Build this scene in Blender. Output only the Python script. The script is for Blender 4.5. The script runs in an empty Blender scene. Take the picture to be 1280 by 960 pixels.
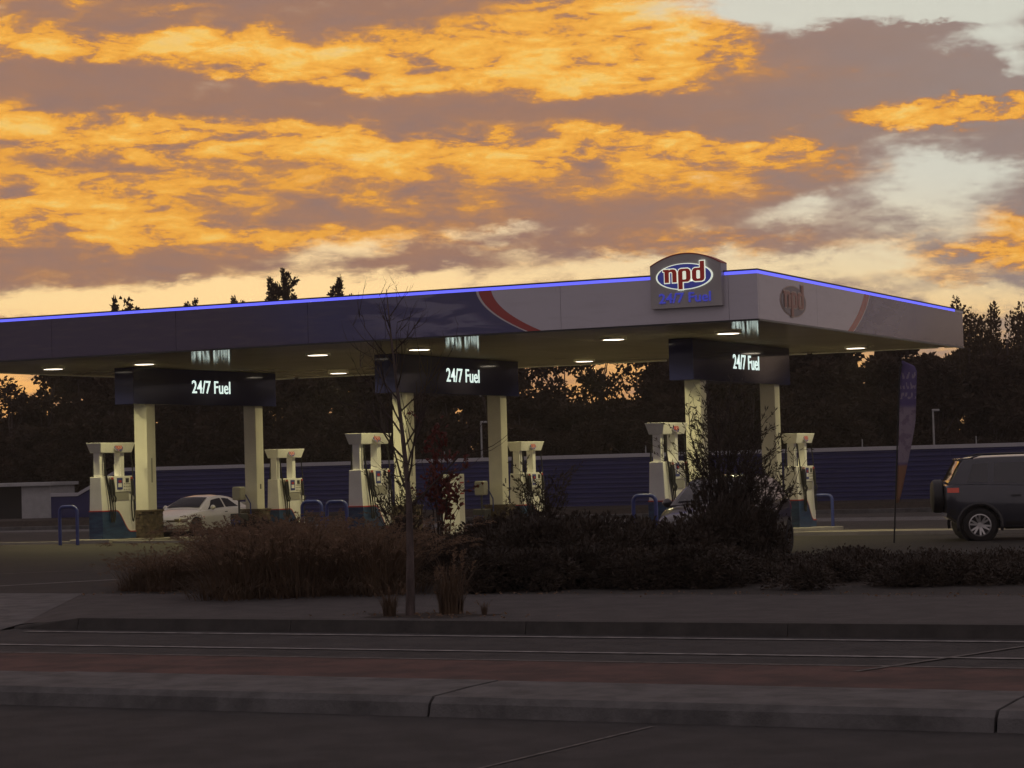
import bpy, bmesh, math, random
from mathutils import Vector, Matrix, Euler
R = math.radians

# ------------------------------------------------------------------ camera
scene = bpy.context.scene
CAM_Z = 1.85
FOCAL = 2740.0                      # focal length in photograph pixels (1280 wide)
pitch, roll = math.atan(94 / FOCAL), R(1.6)
fw = Vector((0, math.cos(pitch), math.sin(pitch)))
r0 = Vector((1, 0, 0)); u0 = r0.cross(fw)
rt = math.cos(roll) * r0 - math.sin(roll) * u0
up = math.cos(roll) * u0 + math.sin(roll) * r0
cam_d = bpy.data.cameras.new('camera')
cam_d.sensor_width = 36.0
cam_d.lens = FOCAL / 1280 * 36
cam_d.clip_start = 0.1
cam_d.clip_end = 4000
cam = bpy.data.objects.new('camera', cam_d)
scene.collection.objects.link(cam)
m = Matrix.Identity(4)
for i in range(3):
    m[i][0], m[i][1], m[i][2] = rt[i], up[i], -fw[i]
m[2][3] = CAM_Z
cam.matrix_world = m
scene.camera = cam

# ------------------------------------------------------------------ view
scene.view_settings.view_transform = 'Standard'
scene.view_settings.look = 'None'
scene.view_settings.gamma = 1.0
scene.view_settings.exposure = 0.0
scene.view_settings.use_curve_mapping = False
scene.cycles.use_adaptive_sampling = True
scene.cycles.adaptive_threshold = 0.015
scene.cycles.adaptive_min_samples = 12
scene.cycles.use_denoising = True
scene.cycles.denoiser = 'OPENIMAGEDENOISE'
scene.cycles.max_bounces = 8
scene.cycles.transparent_max_bounces = 16
scene.cycles.sample_clamp_indirect = 4.0
scene.cycles.caustics_reflective = False
scene.cycles.caustics_refractive = False

# ------------------------------------------------------------------ node expression helper
class X:
    """A number in a shader node tree; arithmetic on it adds Math nodes."""
    tree = None
    def __init__(s, sock): s.s = sock
    @staticmethod
    def op(o, *args, clamp=False):
        n = X.tree.nodes.new('ShaderNodeMath'); n.operation = o; n.use_clamp = clamp
        for i, a in enumerate(args):
            if isinstance(a, X): X.tree.links.new(a.s, n.inputs[i])
            else: n.inputs[i].default_value = a
        return X(n.outputs[0])
    def __add__(s, o): return X.op('ADD', s, o)
    __radd__ = __add__
    def __sub__(s, o): return X.op('SUBTRACT', s, o)
    def __rsub__(s, o): return X.op('SUBTRACT', o, s)
    def __mul__(s, o): return X.op('MULTIPLY', s, o)
    __rmul__ = __mul__
    def __truediv__(s, o): return X.op('DIVIDE', s, o)
    def __rtruediv__(s, o): return X.op('DIVIDE', o, s)
    def exp(s): return X.op('EXPONENT', s)
    def clamp(s): return X.op('ADD', s, 0.0, clamp=True)

def smooth(v, lo, hi):
    n = X.tree.nodes.new('ShaderNodeMapRange'); n.interpolation_type = 'SMOOTHSTEP'
    X.tree.links.new(v.s, n.inputs[0]); n.inputs[1].default_value = lo; n.inputs[2].default_value = hi
    return X(n.outputs[0])
def combine(x, y, z):
    n = X.tree.nodes.new('ShaderNodeCombineXYZ')
    for i, a in enumerate((x, y, z)):
        if isinstance(a, X): X.tree.links.new(a.s, n.inputs[i])
        else: n.inputs[i].default_value = a
    return n.outputs[0]
def separate(sock):
    n = X.tree.nodes.new('ShaderNodeSeparateXYZ'); X.tree.links.new(sock, n.inputs[0])
    return [X(o) for o in n.outputs[:3]]
def noise(vec, scale, detail=4.0, rough=0.55, distort=0.0, lac=2.0):
    n = X.tree.nodes.new('ShaderNodeTexNoise')
    if vec is not None: X.tree.links.new(vec, n.inputs['Vector'])
    n.inputs['Scale'].default_value = scale; n.inputs['Detail'].default_value = detail
    n.inputs['Roughness'].default_value = rough; n.inputs['Distortion'].default_value = distort
    n.inputs['Lacunarity'].default_value = lac
    return X(n.outputs[0])
def mixcol(f, a, b, mode='MIX'):
    n = X.tree.nodes.new('ShaderNodeMix'); n.data_type = 'RGBA'; n.blend_type = mode
    for sock, v in ((n.inputs[0], f), (n.inputs[6], a), (n.inputs[7], b)):
        if isinstance(v, X): X.tree.links.new(v.s, sock)
        elif isinstance(v, bpy.types.NodeSocket): X.tree.links.new(v, sock)
        else: sock.default_value = (*v, 1) if isinstance(v, tuple) else v
    return n.outputs[2]
def ramp(v, stops):
    n = X.tree.nodes.new('ShaderNodeValToRGB'); X.tree.links.new(v.s, n.inputs[0])
    e = n.color_ramp.elements
    while len(e) < len(stops): e.new(0.5)
    for el, (p, c) in zip(e, stops): el.position = p; el.color = (*c, 1)
    return n.outputs[0]

# ------------------------------------------------------------------ sky: dusk clouds lit from beneath, over clear evening air
# cloud banks as (azimuth, elevation, half-width, half-height, tilt) in degrees, weight
ORANGE = [(-12.13, 10.96, 3.14, 0.42, -0.5, 0.62), (-8.16, 10.94, 3.14, 0.33, 1.3, 0.4), (-4.18, 10.13, 3.55, 0.54, -8.4, 0.72), (-0.84, 10.73, 4.81, 0.71, 1.3, 0.5), (1.25, 9.98, 3.55, 0.75, -1.6, 0.8), (3.76, 10.75, 2.3, 1.15, 9.7, 0.6), (1.88, 11.7, 2.93, 0.42, -1.6, 0.55), (5.02, 9.56, 0.84, 0.21, -1.6, 0.4), (6.69, 10.1, 1.67, 0.42, -7.3, 0.35), (-11.82, 11.98, 0.94, 0.23, -7.3, 0.5), (-8.68, 11.79, 0.94, 0.17, -1.6, 0.35), (-10.87, 8.71, 5.44, 0.54, -3.3, 0.7), (-4.6, 8.41, 5.02, 0.5, -4.5, 0.55), (-12.13, 6.8, 3.55, 1.0, -1.6, 0.62), (-8.16, 7.59, 3.35, 0.84, -7.3, 0.25), (-1.67, 7.14, 4.18, 0.75, -1.6, 0.3), (1.25, 8.08, 4.18, 0.38, -1.6, 0.55), (4.6, 7.9, 2.72, 0.33, -2.7, 0.6), (7.32, 7.91, 1.88, 0.29, -4.5, 0.5), (-6.48, 5.91, 5.86, 0.42, -1.6, 0.45), (4.6, 7.06, 3.35, 0.54, -1.6, 0.25), (8.78, 7.26, 1.88, 0.38, -7.3, 0.25), (11.71, 8.58, 2.3, 0.29, 1.3, 1.25), (9.62, 9.64, 1.05, 0.42, -7.3, 0.2), (12.23, 4.93, 2.51, 0.29, -4.5, 0.75), (13.17, 5.67, 0.63, 0.63, -1.6, 0.4), (5.02, 5.42, 2.51, 0.29, 1.3, 0.4), (1.57, 5.14, 1.88, 0.25, 1.3, 0.35), (10.87, 4.48, 2.3, 0.25, -7.3, 0.3), (-6.69, 4.87, 4.18, 0.21, -1.6, 0.15), (-7.11, 9.69, 6.9, 0.5, -3.3, -0.5), (3.76, 9.01, 4.6, 0.38, -4.5, -0.45), (-7.11, 11.89, 2.51, 0.46, -1.6, -0.2), (-2.51, 11.82, 1.88, 0.33, -1.6, -0.25), (10.25, 9.63, 4.18, 1.25, -4.5, -0.2), (10.66, 7.73, 2.3, 0.54, -1.6, -0.25), (-3.35, 5.36, 5.44, 0.38, -1.6, -0.25), (7.53, 10.54, 1.88, 0.42, -1.6, -0.1)]
CLEAR = [(8.78, 11.51, 3.97, 0.79, -1.6, 1.15), (12.65, 10.81, 1.88, 1.09, -7.3, 0.95), (6.27, 11.53, 1.25, 0.42, -1.6, 0.55), (13.01, 9.65, 1.25, 0.38, -7.3, 0.5), (11.29, 6.88, 1.78, 0.75, -7.3, 0.95), (10.04, 5.62, 3.14, 0.63, 4.1, 0.55), (7.74, 6.25, 1.88, 0.38, 9.7, 0.6), (-4.6, 5.48, 1.57, 0.38, 4.1, 0.75), (0.0, 5.94, 1.88, 0.25, -1.6, 0.5), (0.42, 5.34, 2.51, 0.25, -1.6, 0.4), (-10.87, 4.32, 7.11, 0.54, 1.8, 0.9), (-2.51, 4.5, 5.23, 0.42, 1.8, 0.75), (7.95, 4.78, 4.6, 0.54, -1.6, 0.62), (2.93, 4.92, 3.76, 0.29, -1.6, 0.3), (10.25, 10.63, 2.61, 0.19, 1.3, -0.85), (11.29, 9.6, 2.3, 0.42, -1.6, -0.5), (-11.29, 5.67, 3.14, 0.33, -1.6, -0.5), (-2.51, 5.28, 2.3, 0.25, -1.6, -0.4), (8.57, 5.49, 1.88, 0.33, -1.6, -0.35), (12.55, 3.87, 3.55, 0.38, -1.6, 0.7)]

SUN_AZ, SUN_EL = -6.0, 1.5          # degrees: the sun has just gone behind the trees
def build_world():
    w = bpy.data.worlds.new('World'); scene.world = w
    w.use_nodes = True
    t = w.node_tree; t.nodes.clear(); X.tree = t
    out = t.nodes.new('ShaderNodeOutputWorld'); bg = t.nodes.new('ShaderNodeBackground')
    t.links.new(bg.outputs[0], out.inputs[0])
    tc = t.nodes.new('ShaderNodeTexCoord')
    x, y, z = separate(tc.outputs['Generated'])
    D = 57.2958
    az = X.op('ARCTAN2', x, y) * D
    el = X.op('ARCSINE', z) * D
    def stretched(k, off=0.0):
        mp = t.nodes.new('ShaderNodeVectorMath'); mp.operation = 'MULTIPLY_ADD'
        t.links.new(tc.outputs['Generated'], mp.inputs[0])
        mp.inputs[1].default_value = (D, D, D * k); mp.inputs[2].default_value = (off, off * .3, 0)
        return mp.outputs[0]
    # slow warp plus a fine ragged warp, so that the banks get torn edges
    wa = noise(stretched(2.4), 0.22, 4, 0.62) - 0.5
    wb = noise(stretched(2.4, 31.0), 0.55, 5, 0.66) - 0.5
    pos = combine(az + wa * 5.0 + wb * 1.5, el + wb * 1.5 + wa * 0.35, 0.0)
    def banks(table, base):
        acc = X.op('ADD', base, 0.0)
        for (a0, e0, ra, re, rot, wt) in table:
            mp = t.nodes.new('ShaderNodeMapping'); mp.vector_type = 'TEXTURE'
            t.links.new(pos, mp.inputs[0])
            mp.inputs[1].default_value = (a0, e0, 0); mp.inputs[2].default_value = (0, 0, R(rot)); mp.inputs[3].default_value = (ra, re, 1)
            d = t.nodes.new('ShaderNodeVectorMath'); d.operation = 'DOT_PRODUCT'
            t.links.new(mp.outputs[0], d.inputs[0]); t.links.new(mp.outputs[0], d.inputs[1])
            acc = X.op('MULTIPLY_ADD', X.op('POWER', 0.3679, X(d.outputs['Value'])), wt, acc)
        return acc
    n_mid = noise(stretched(3.2, 7.0), 0.42, 8, 0.60) - 0.5
    n_fin = noise(stretched(2.3, -5.0), 3.0, 5, 0.68) - 0.5
    # the glow fades away from the sunset; clouds overhead and behind are unlit
    glow = smooth(az * az * -1.0, -4500.0, -300.0) * smooth(el * -1.0, -34.0, -10.0)
    bank = smooth(banks(ORANGE, 0.14), 0.0, 0.9)
    n_str = noise(stretched(3.6, 17.0), 0.62, 7, 0.60, 0.5) - 0.5
    O = bank * 0.56 + n_mid * (bank * 1.5 + 0.45) + n_str * (bank * 2.1 + 0.35) + n_fin * (bank * 0.60 + 0.10) + 0.10
    O = O * (glow * 0.95 + 0.05)
    clear = banks(CLEAR, 0.10) + n_mid * 1.0 + n_str * 0.8 + n_fin * 0.3 + smooth(el * -1.0, -4.2, -2.6) * 0.5
    clear_f = smooth(clear, 0.22, 0.95) * (glow * 0.75 + 0.25)
    lit = ramp(O, [(0.0, (0.330, 0.200, 0.160)), (0.20, (0.400, 0.215, 0.140)), (0.36, (0.560, 0.265, 0.105)),
                   (0.50, (0.88, 0.39, 0.060)), (0.78, (1.0, 0.50, 0.085)), (1.0, (1.0, 0.61, 0.145))])
    # unlit cloud is browner over the sunset and greyer to the right and behind
    lit = mixcol(smooth(az, 2.0, 14.0) * smooth(O * -1.0, -0.40, -0.12) * 0.8, lit, (0.325, 0.262, 0.240))
    lit = mixcol((n_str * 1.2 + 0.5).clamp() * 0.30, lit, mixcol(1.0, lit, (0.62, 0.60, 0.60), 'MULTIPLY'))
    # thin haze tone inside the unlit banks
    dim = mixcol(glow, (0.285, 0.240, 0.250), lit)
    # clear evening air: pale yellow low, grey-blue higher; physical sky mixed in
    nish = t.nodes.new('ShaderNodeTexSky'); nish.sky_type = 'NISHITA'; nish.sun_disc = False
    nish.sun_elevation = R(SUN_EL); nish.sun_rotation = R(SUN_AZ); nish.dust_density = 2.0
    air = mixcol(smooth(el + az * 0.10, 3.6, 8.6), (0.87, 0.67, 0.35), (0.62, 0.63, 0.55))
    air = mixcol(smooth(el * -1.0, -4.6, -1.5), air, (0.90, 0.46, 0.13))
    air = mixcol(glow, (0.31, 0.31, 0.34), air)
    air = mixcol(0.01, air, nish.outputs[0])
    col = mixcol(clear_f, dim, air)
    # below the horizon: dull ground colour
    col = mixcol(smooth(el, -2.0, 0.5), (0.05, 0.045, 0.042), col)
    t.links.new(col, bg.inputs[0])
    bg.inputs[1].default_value = 1.0
    w.cycles.sampling_method = 'MANUAL'; w.cycles.sample_map_resolution = 512
build_world()

sun_d = bpy.data.lights.new('sun', 'SUN')
sun_d.energy = 0.25; sun_d.angle = R(8); sun_d.color = (1.0, 0.62, 0.32)
sun = bpy.data.objects.new('sun', sun_d)
scene.collection.objects.link(sun)
sd = Vector((math.sin(R(SUN_AZ)) * math.cos(R(SUN_EL)), math.cos(R(SUN_AZ)) * math.cos(R(SUN_EL)), math.sin(R(SUN_EL))))
sun.rotation_euler = sd.to_track_quat('Z', 'Y').to_euler()

# ------------------------------------------------------------------ helpers
rnd = random.Random(7)
COL = scene.collection
TH = R(25.5)                        # the road and the canopy front run at this angle to the picture plane
AX = Vector((math.cos(TH), -math.sin(TH), 0)); BX = Vector((math.sin(TH), math.cos(TH), 0))
CORNER = Vector((4.99, 44.0, 0))    # foot of the canopy's road-side corner
def P(a, b, z=0.0):                 # a: along the road to the right, b: away from the road, metres from the corner
    p = CORNER + AX * a + BX * b
    return Vector((p.x, p.y, z))
ROT = -TH
def zg(b):                          # forecourt falls gently away from the road
    return 0.0 if b <= 4 else max(-0.45, -0.027 * (b - 4))

def tag(o, label, cat, group=None):
    o['label'] = label; o['category'] = cat
    if group: o['group'] = group
    return o
def thing(name, label, cat, loc=(0, 0, 0), rz=0.0, group=None):
    o = bpy.data.objects.new(name, None); COL.objects.link(o)
    o.empty_display_size = 0.2
    o.location = loc; o.rotation_euler = (0, 0, rz)
    return tag(o, label, cat, group)
def copy_tree(o, parent=None, loc=None, rz=None, label=None, scale=None):
    c = o.copy(); COL.objects.link(c)
    if parent: c.parent = parent
    if loc is not None: c.location = loc
    if rz is not None: c.rotation_euler = (0, 0, rz)
    if scale is not None: c.scale = (scale,) * 3 if isinstance(scale, (int, float)) else scale
    if label: c['label'] = label
    for ch in o.children: copy_tree(ch, c)
    return c

class MB:
    def __init__(s): s.v = []; s.f = []
    def add(s, vs, fs):
        k = len(s.v); s.v += [tuple(v) for v in vs]; s.f += [tuple(i + k for i in f) for f in fs]; return s
    def box(s, x0, x1, y0, y1, z0, z1):
        return s.add([(x0, y0, z0), (x1, y0, z0), (x1, y1, z0), (x0, y1, z0), (x0, y0, z1), (x1, y0, z1), (x1, y1, z1), (x0, y1, z1)],
                     [(0, 3, 2, 1), (4, 5, 6, 7), (0, 1, 5, 4), (1, 2, 6, 5), (2, 3, 7, 6), (3, 0, 4, 7)])
    def hexa(s, bot, top):          # two quads, same order, counter-clockwise seen from above
        return s.add(list(bot) + list(top), [(0, 3, 2, 1), (4, 5, 6, 7), (0, 1, 5, 4), (1, 2, 6, 5), (2, 3, 7, 6), (3, 0, 4, 7)])
    def prism(s, poly, axis, h0, h1):   # poly in the two other axes (x: y,z; y: x,z; z: x,y)
        def to(p, h): return {'x': (h, p[0], p[1]), 'y': (p[0], h, p[1]), 'z': (p[0], p[1], h)}[axis]
        n = len(poly)
        return s.add([to(p, h0) for p in poly] + [to(p, h1) for p in poly],
                     [tuple(range(n))[::-1], tuple(range(n, 2 * n))] + [(i, (i + 1) % n, n + (i + 1) % n, n + i) for i in range(n)])
    def tube(s, pts, r, seg=8, cap=True):
        pts = [Vector(p) for p in pts]; rs = r if isinstance(r, (list, tuple)) else [r] * len(pts)
        k = len(s.v); prev = None
        for i, p in enumerate(pts):
            d = (pts[min(i + 1, len(pts) - 1)] - pts[max(i - 1, 0)])
            d = d.normalized() if d.length > 1e-9 else Vector((0, 0, 1))
            if prev is None: n = d.orthogonal().normalized()
            else:
                n = prev - d * prev.dot(d)
                n = n.normalized() if n.length > 1e-6 else d.orthogonal().normalized()
            prev = n; b = d.cross(n)
            for j in range(seg):
                a = 2 * math.pi * j / seg
                s.v.append(tuple(p + (n * math.cos(a) + b * math.sin(a)) * rs[i]))
        for i in range(len(pts) - 1):
            for j in range(seg):
                a, b2 = k + i * seg + j, k + i * seg + (j + 1) % seg
                s.f.append((a, b2, b2 + seg, a + seg))
        if cap:
            s.f.append(tuple(k + j for j in range(seg))[::-1]); e = k + (len(pts) - 1) * seg
            s.f.append(tuple(e + j for j in range(seg)))
        return s
    def disc(s, c, axis, r0, h0, h1, seg=20, r1=None):
        r1 = r0 if r1 is None else r1; k = len(s.v)
        def to(u, w, h): return {'x': (h, u, w), 'y': (u, h, w), 'z': (u, w, h)}[axis]
        cx, cy, cz = c; cu, cw = {'x': (cy, cz), 'y': (cx, cz), 'z': (cx, cy)}[axis]
        for h, r in ((h0, r0), (h1, r1)):
            for j in range(seg):
                a = 2 * math.pi * j / seg; s.v.append(to(cu + r * math.cos(a), cw + r * math.sin(a), h))
        s.f += [tuple(range(k, k + seg))[::-1], tuple(range(k + seg, k + 2 * seg))] + [(k + j, k + (j + 1) % seg, k + seg + (j + 1) % seg, k + seg + j) for j in range(seg)]
        return s
    def mesh(s, name, mat, smooth_angle=None):
        me = bpy.data.meshes.new(name); me.from_pydata(s.v, [], s.f); me.update()
        bm = bmesh.new(); bm.from_mesh(me); bmesh.ops.recalc_face_normals(bm, faces=bm.faces[:]); bm.to_mesh(me); bm.free()
        if mat: me.materials.append(mat)
        if smooth_angle is not None:
            me.polygons.foreach_set('use_smooth', [True] * len(me.polygons))
            me.set_sharp_from_angle(angle=R(smooth_angle))
        return me
    def build(s, name, mat, parent=None, smooth=None, bevel=0.0, loc=None, rz=None):
        o = bpy.data.objects.new(name, s.mesh(name, mat, smooth)); COL.objects.link(o)
        if parent: o.parent = parent
        if loc is not None: o.location = loc
        if rz is not None: o.rotation_euler = (0, 0, rz)
        if bevel:
            md = o.modifiers.new('bevel', 'BEVEL'); md.width = bevel; md.segments = 2; md.limit_method = 'ANGLE'
        return o
def structure(o): o['kind'] = 'structure'; return o
def stuff(o): o['kind'] = 'stuff'; return o
def link(name, me, parent=None, loc=None, rz=None, scale=None):
    o = bpy.data.objects.new(name, me); COL.objects.link(o)
    if parent: o.parent = parent
    if loc is not None: o.location = loc
    if rz is not None: o.rotation_euler = (0, 0, rz)
    if scale is not None: o.scale = (scale,) * 3 if isinstance(scale, (int, float)) else scale
    return o

# ------------------------------------------------------------------ materials
MATS = {}
def mat(name, col, rough=0.6, metal=0.0, var=0.0, vscale=3.0, bump=0.0, bscale=30.0, coat=0.0, emit=None, estr=0.0, spec=0.5, stretch=None, col2=None, trans=0.0):
    m = bpy.data.materials.new(name); m.use_nodes = True; t = m.node_tree; X.tree = t
    b = t.nodes['Principled BSDF']
    b.inputs['Base Color'].default_value = (*col, 1); b.inputs['Roughness'].default_value = rough
    b.inputs['Metallic'].default_value = metal; b.inputs['Coat Weight'].default_value = coat
    b.inputs['Coat Roughness'].default_value = 0.06; b.inputs['Specular IOR Level'].default_value = spec
    if emit: b.inputs['Emission Color'].default_value = (*emit, 1); b.inputs['Emission Strength'].default_value = estr
    if var or bump:
        tc = t.nodes.new('ShaderNodeTexCoord'); mp = t.nodes.new('ShaderNodeMapping'); t.links.new(tc.outputs['Object'], mp.inputs[0])
        if stretch: mp.inputs[3].default_value = stretch
    if var:
        n = noise(mp.outputs[0], vscale, 6, 0.62)
        c2 = col2 if col2 else tuple(min(1, c * (1 + var)) for c in col)
        c1 = col if col2 else tuple(c * (1 - var) for c in col)
        t.links.new(mixcol(smooth(n, 0.3, 0.7), c1, c2), b.inputs['Base Color'])
        t.links.new((n * 0.35 * var + (rough - 0.17 * var)).clamp().s, b.inputs['Roughness'])
    if bump:
        n2 = noise(mp.outputs[0], bscale, 5, 0.6)
        bp = t.nodes.new('ShaderNodeBump'); bp.inputs['Strength'].default_value = bump; bp.inputs['Distance'].default_value = 0.02
        t.links.new(n2.s, bp.inputs['Height']); t.links.new(bp.outputs[0], b.inputs['Normal'])
    if trans:
        tr = t.nodes.new('ShaderNodeBsdfTranslucent'); tr.inputs[0].default_value = (*[min(1, c * 1.6) for c in col], 1)
        ms = t.nodes.new('ShaderNodeMixShader'); ms.inputs[0].default_value = trans
        t.links.new(b.outputs[0], ms.inputs[1]); t.links.new(tr.outputs[0], ms.inputs[2])
        t.links.new(ms.outputs[0], t.nodes['Material Output'].inputs[0])
    MATS[name] = m
    return m
M_ASPH = mat('asphalt', (0.036, 0.033, 0.033), 0.85, var=0.42, vscale=2.2, bump=0.6, bscale=45)
M_ASPH2 = mat('forecourt_asphalt', (0.034, 0.030, 0.027), 0.8, var=0.25, vscale=0.8, spec=0.3, bump=0.3, bscale=50)
M_PATH = mat('footpath_asphalt', (0.058, 0.052, 0.051), 0.85, var=0.32, vscale=2.5, bump=0.3, bscale=70)
M_RED = mat('red_lane_surface', (0.085, 0.042, 0.035), 0.85, var=0.45, vscale=2.0, bump=0.3, bscale=60)
M_CONC = mat('concrete', (0.105, 0.102, 0.102), 0.8, var=0.38, vscale=2.6, bump=0.5, bscale=40)
M_CONCD = mat('weathered_kerb_concrete', (0.05, 0.046, 0.043), 0.85, var=0.3, vscale=3, bump=0.3, bscale=40)
M_APRON = mat('apron_concrete', (0.21, 0.185, 0.15), 0.75, var=0.2, vscale=1.2, bump=0.2)
M_SLAB = mat('forecourt_concrete', (0.30, 0.28, 0.25), 0.7, var=0.15, vscale=1.5, bump=0.15)
M_LINE = mat('road_paint', (0.24, 0.235, 0.23), 0.7, var=0.5, vscale=6, bump=0.2)
M_LINED = mat('worn_road_paint', (0.12, 0.112, 0.105), 0.8, var=0.5, vscale=8, bump=0.2)
M_SOIL = mat('mulch', (0.038, 0.028, 0.022), 0.95, var=0.4, vscale=8, bump=0.8, bscale=25)
M_EARTH = mat('far_ground', (0.06, 0.05, 0.04), 0.95, var=0.3, vscale=0.3)
M_WHITE = mat('white_painted_metal', (0.74, 0.73, 0.70), 0.35, var=0.06, vscale=2)
M_SOFFIT = mat('soffit_sheet', (0.84, 0.76, 0.60), 0.085, var=0.05, vscale=0.6, spec=0.15)
M_COLUMN = mat('column_cladding', (0.72, 0.70, 0.60), 0.32, var=0.06, vscale=1.5)
M_SIGNBLUE = mat('sign_gloss_blue', (0.016, 0.018, 0.075), 0.07, spec=0.28)
M_BLUE = mat('blue_painted_steel', (0.035, 0.05, 0.22), 0.4, var=0.15, vscale=4)
M_PUMPBLUE = mat('pump_blue_panel', (0.010, 0.022, 0.075), 0.35, var=0.55, vscale=2.5, stretch=(1, 1, 5), col2=(0.03, 0.075, 0.16))
M_REDTRIM = mat('red_trim', (0.38, 0.035, 0.025), 0.4)
M_BLACK = mat('black_rubber', (0.012, 0.012, 0.012), 0.55)
M_GREY = mat('grey_plastic', (0.30, 0.29, 0.26), 0.5)
M_DARK = mat('dark_plastic', (0.03, 0.03, 0.032), 0.45)
M_STEEL = mat('galvanised_steel', (0.35, 0.35, 0.34), 0.4, metal=0.6, var=0.15, vscale=5)
M_WALLBLUE = mat('blue_corrugated_sheet', (0.026, 0.027, 0.115), 0.6, var=0.12, vscale=0.5)
M_CAP = mat('pale_wall_capping', (0.46, 0.45, 0.48), 0.6)
M_STONE = mat('dark_stone', (0.10, 0.075, 0.055), 0.9, var=0.45, vscale=6, bump=0.5)
M_LED = mat('blue_led_strip', (0.1, 0.1, 0.8), 0.4, emit=(0.13, 0.14, 1.0), estr=1.15)
M_LENS = mat('lamp_lens', (0.9, 0.9, 0.9), 0.3, emit=(1.0, 0.86, 0.66), estr=5.0)
M_GLOWTXT = mat('lit_white_letters', (0.8, 0.8, 0.8), 0.4, emit=(0.80, 1.0, 0.92), estr=0.95)
M_GLOWWHITE = mat('lit_sign_white', (0.75, 0.75, 0.72), 0.4, emit=(0.92, 1.0, 0.80), estr=0.62)
M_GLOWBLUE = mat('lit_sign_blue', (0.05, 0.06, 0.30), 0.3, emit=(0.05, 0.06, 0.35), estr=0.28)
M_GLOWRED = mat('lit_sign_red', (0.32, 0.03, 0.02), 0.35, emit=(0.35, 0.02, 0.012), estr=0.22)
M_DIMBLUE = mat('half_lit_blue_letters', (0.06, 0.07, 0.5), 0.4, emit=(0.09, 0.10, 0.75), estr=0.32)
M_PRINTRED = mat('printed_faded_red', (0.30, 0.075, 0.045), 0.3, coat=0.3)
M_PRINTBLUE = mat('printed_slate', (0.12, 0.10, 0.13), 0.3, coat=0.3)
M_PRINTWHITE = mat('printed_buff', (0.42, 0.30, 0.24), 0.3, coat=0.3)
M_SHEDW = mat('shed_wall', (0.42, 0.42, 0.42), 0.7, var=0.1)
M_TRUNK = mat('bark', (0.10, 0.075, 0.068), 0.9, var=0.4, vscale=12, bump=0.6, bscale=60, stretch=(1, 1, .3))
M_TWIG = mat('twig', (0.045, 0.030, 0.025), 0.9)
M_LEAF_FAR = mat('far_leaves', (0.048, 0.030, 0.018), 0.85, var=0.35, vscale=0.4, trans=0.15)
M_LEAF_POP = mat('poplar_leaves', (0.075, 0.050, 0.024), 0.8, var=0.4, vscale=0.4, trans=0.2)
M_LEAF = mat('shrub_leaves', (0.042, 0.029, 0.019), 0.6, var=0.4, vscale=1.5, trans=0.1)
M_LEAF2 = mat('narrow_leaves', (0.036, 0.027, 0.015), 0.6, var=0.4, vscale=1.5, trans=0.15)
M_LEAFRED = mat('red_leaves', (0.12, 0.024, 0.017), 0.6, var=0.35, vscale=4, trans=0.25)
M_GRASS = mat('dry_grass', (0.100, 0.062, 0.034), 0.75, var=0.35, vscale=1.2, trans=0.15)
M_PLUME = mat('grass_plume', (0.20, 0.130, 0.082), 0.85, var=0.3, vscale=3, trans=0.2)

# fascia print: UV is metres (s along the edge, z above the soffit); flat lettering-style print, gloss film
def fascia_mat(name, s_mid, s_bot, flip):
    m = bpy.data.materials.new(name); m.use_nodes = True; t = m.node_tree; X.tree = t
    b = t.nodes['Principled BSDF']; b.inputs['Roughness'].default_value = 0.22; b.inputs['Coat Weight'].default_value = 0.25
    uv = t.nodes.new('ShaderNodeUVMap'); s, z, _ = separate(uv.outputs[0])
    zz = z / 1.0
    # swoosh edge: s at height z (quadratic sweep)
    edge = s_bot + (s_mid - s_bot) * (zz * (2.0 - zz)) if not flip else s_bot + (s_mid - s_bot) * (zz * (1.6 - 0.6 * zz))
    d = (s - edge) if not flip else (edge - s)
    wdt = 0.42 if flip else 0.30
    red = smooth(d, -0.01, 0.01) * (1.0 - smooth(d, wdt - 0.01, wdt + 0.01))
    white = smooth(d, wdt - 0.01, wdt + 0.01)
    line = smooth(d, -0.07, -0.05) * (1.0 - smooth(d, -0.01, 0.01))
    vec = combine(s * 0.35, z * 2.2, 0.0)
    n = noise(vec, 1.6, 3, 0.5, 0.6)
    near = smooth(d, -4.6, -1.2) * (1.0 - smooth(d, -0.75, -0.25))
    blue = mixcol(smooth(n, 0.44, 0.56) * near * (0.4 if flip else 0.75), (0.060, 0.058, 0.175), (0.24, 0.235, 0.36))
    blue = mixcol(smooth(d, -7.0, -4.0), (0.070, 0.050, 0.105), blue)
    c = mixcol(white, blue, (0.63, 0.60, 0.66))
    c = mixcol(red, c, (0.42, 0.045, 0.035)); c = mixcol(line * (1.0 - red), c, (0.66, 0.60, 0.60))
    dn = noise(combine(s * 1.0, z * 6.0, 0.0), 1.2, 4, 0.6)
    c = mixcol(smooth(dn, 0.45, 0.75) * 0.12, c, (0.25, 0.21, 0.18))
    t.links.new(c, b.inputs['Base Color'])
    MATS[name] = m
    return m
M_FASF = fascia_mat('front_fascia_print', -6.27, -5.12, False)
M_FASR = fascia_mat('side_fascia_print', 8.0, 6.55, True)
def car_paint(name, col): return mat(name, col, 0.28, metal=0.15, coat=1.0, var=0.04, vscale=3)
M_PAINTW = car_paint('white_car_paint', (0.66, 0.64, 0.54))
M_PAINTB = car_paint('slate_car_paint', (0.036, 0.038, 0.050))
M_PAINTK = car_paint('dark_car_paint', (0.040, 0.034, 0.040))
M_GLASS = mat('car_glass', (0.012, 0.013, 0.018), 0.05, coat=0.5, spec=0.8)
M_GLASSD = mat('darkened_car_glass', (0.006, 0.006, 0.012), 0.06, spec=0.12)  # coupe glass darkened and dulled to stand for the dark canopy reflection
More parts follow.
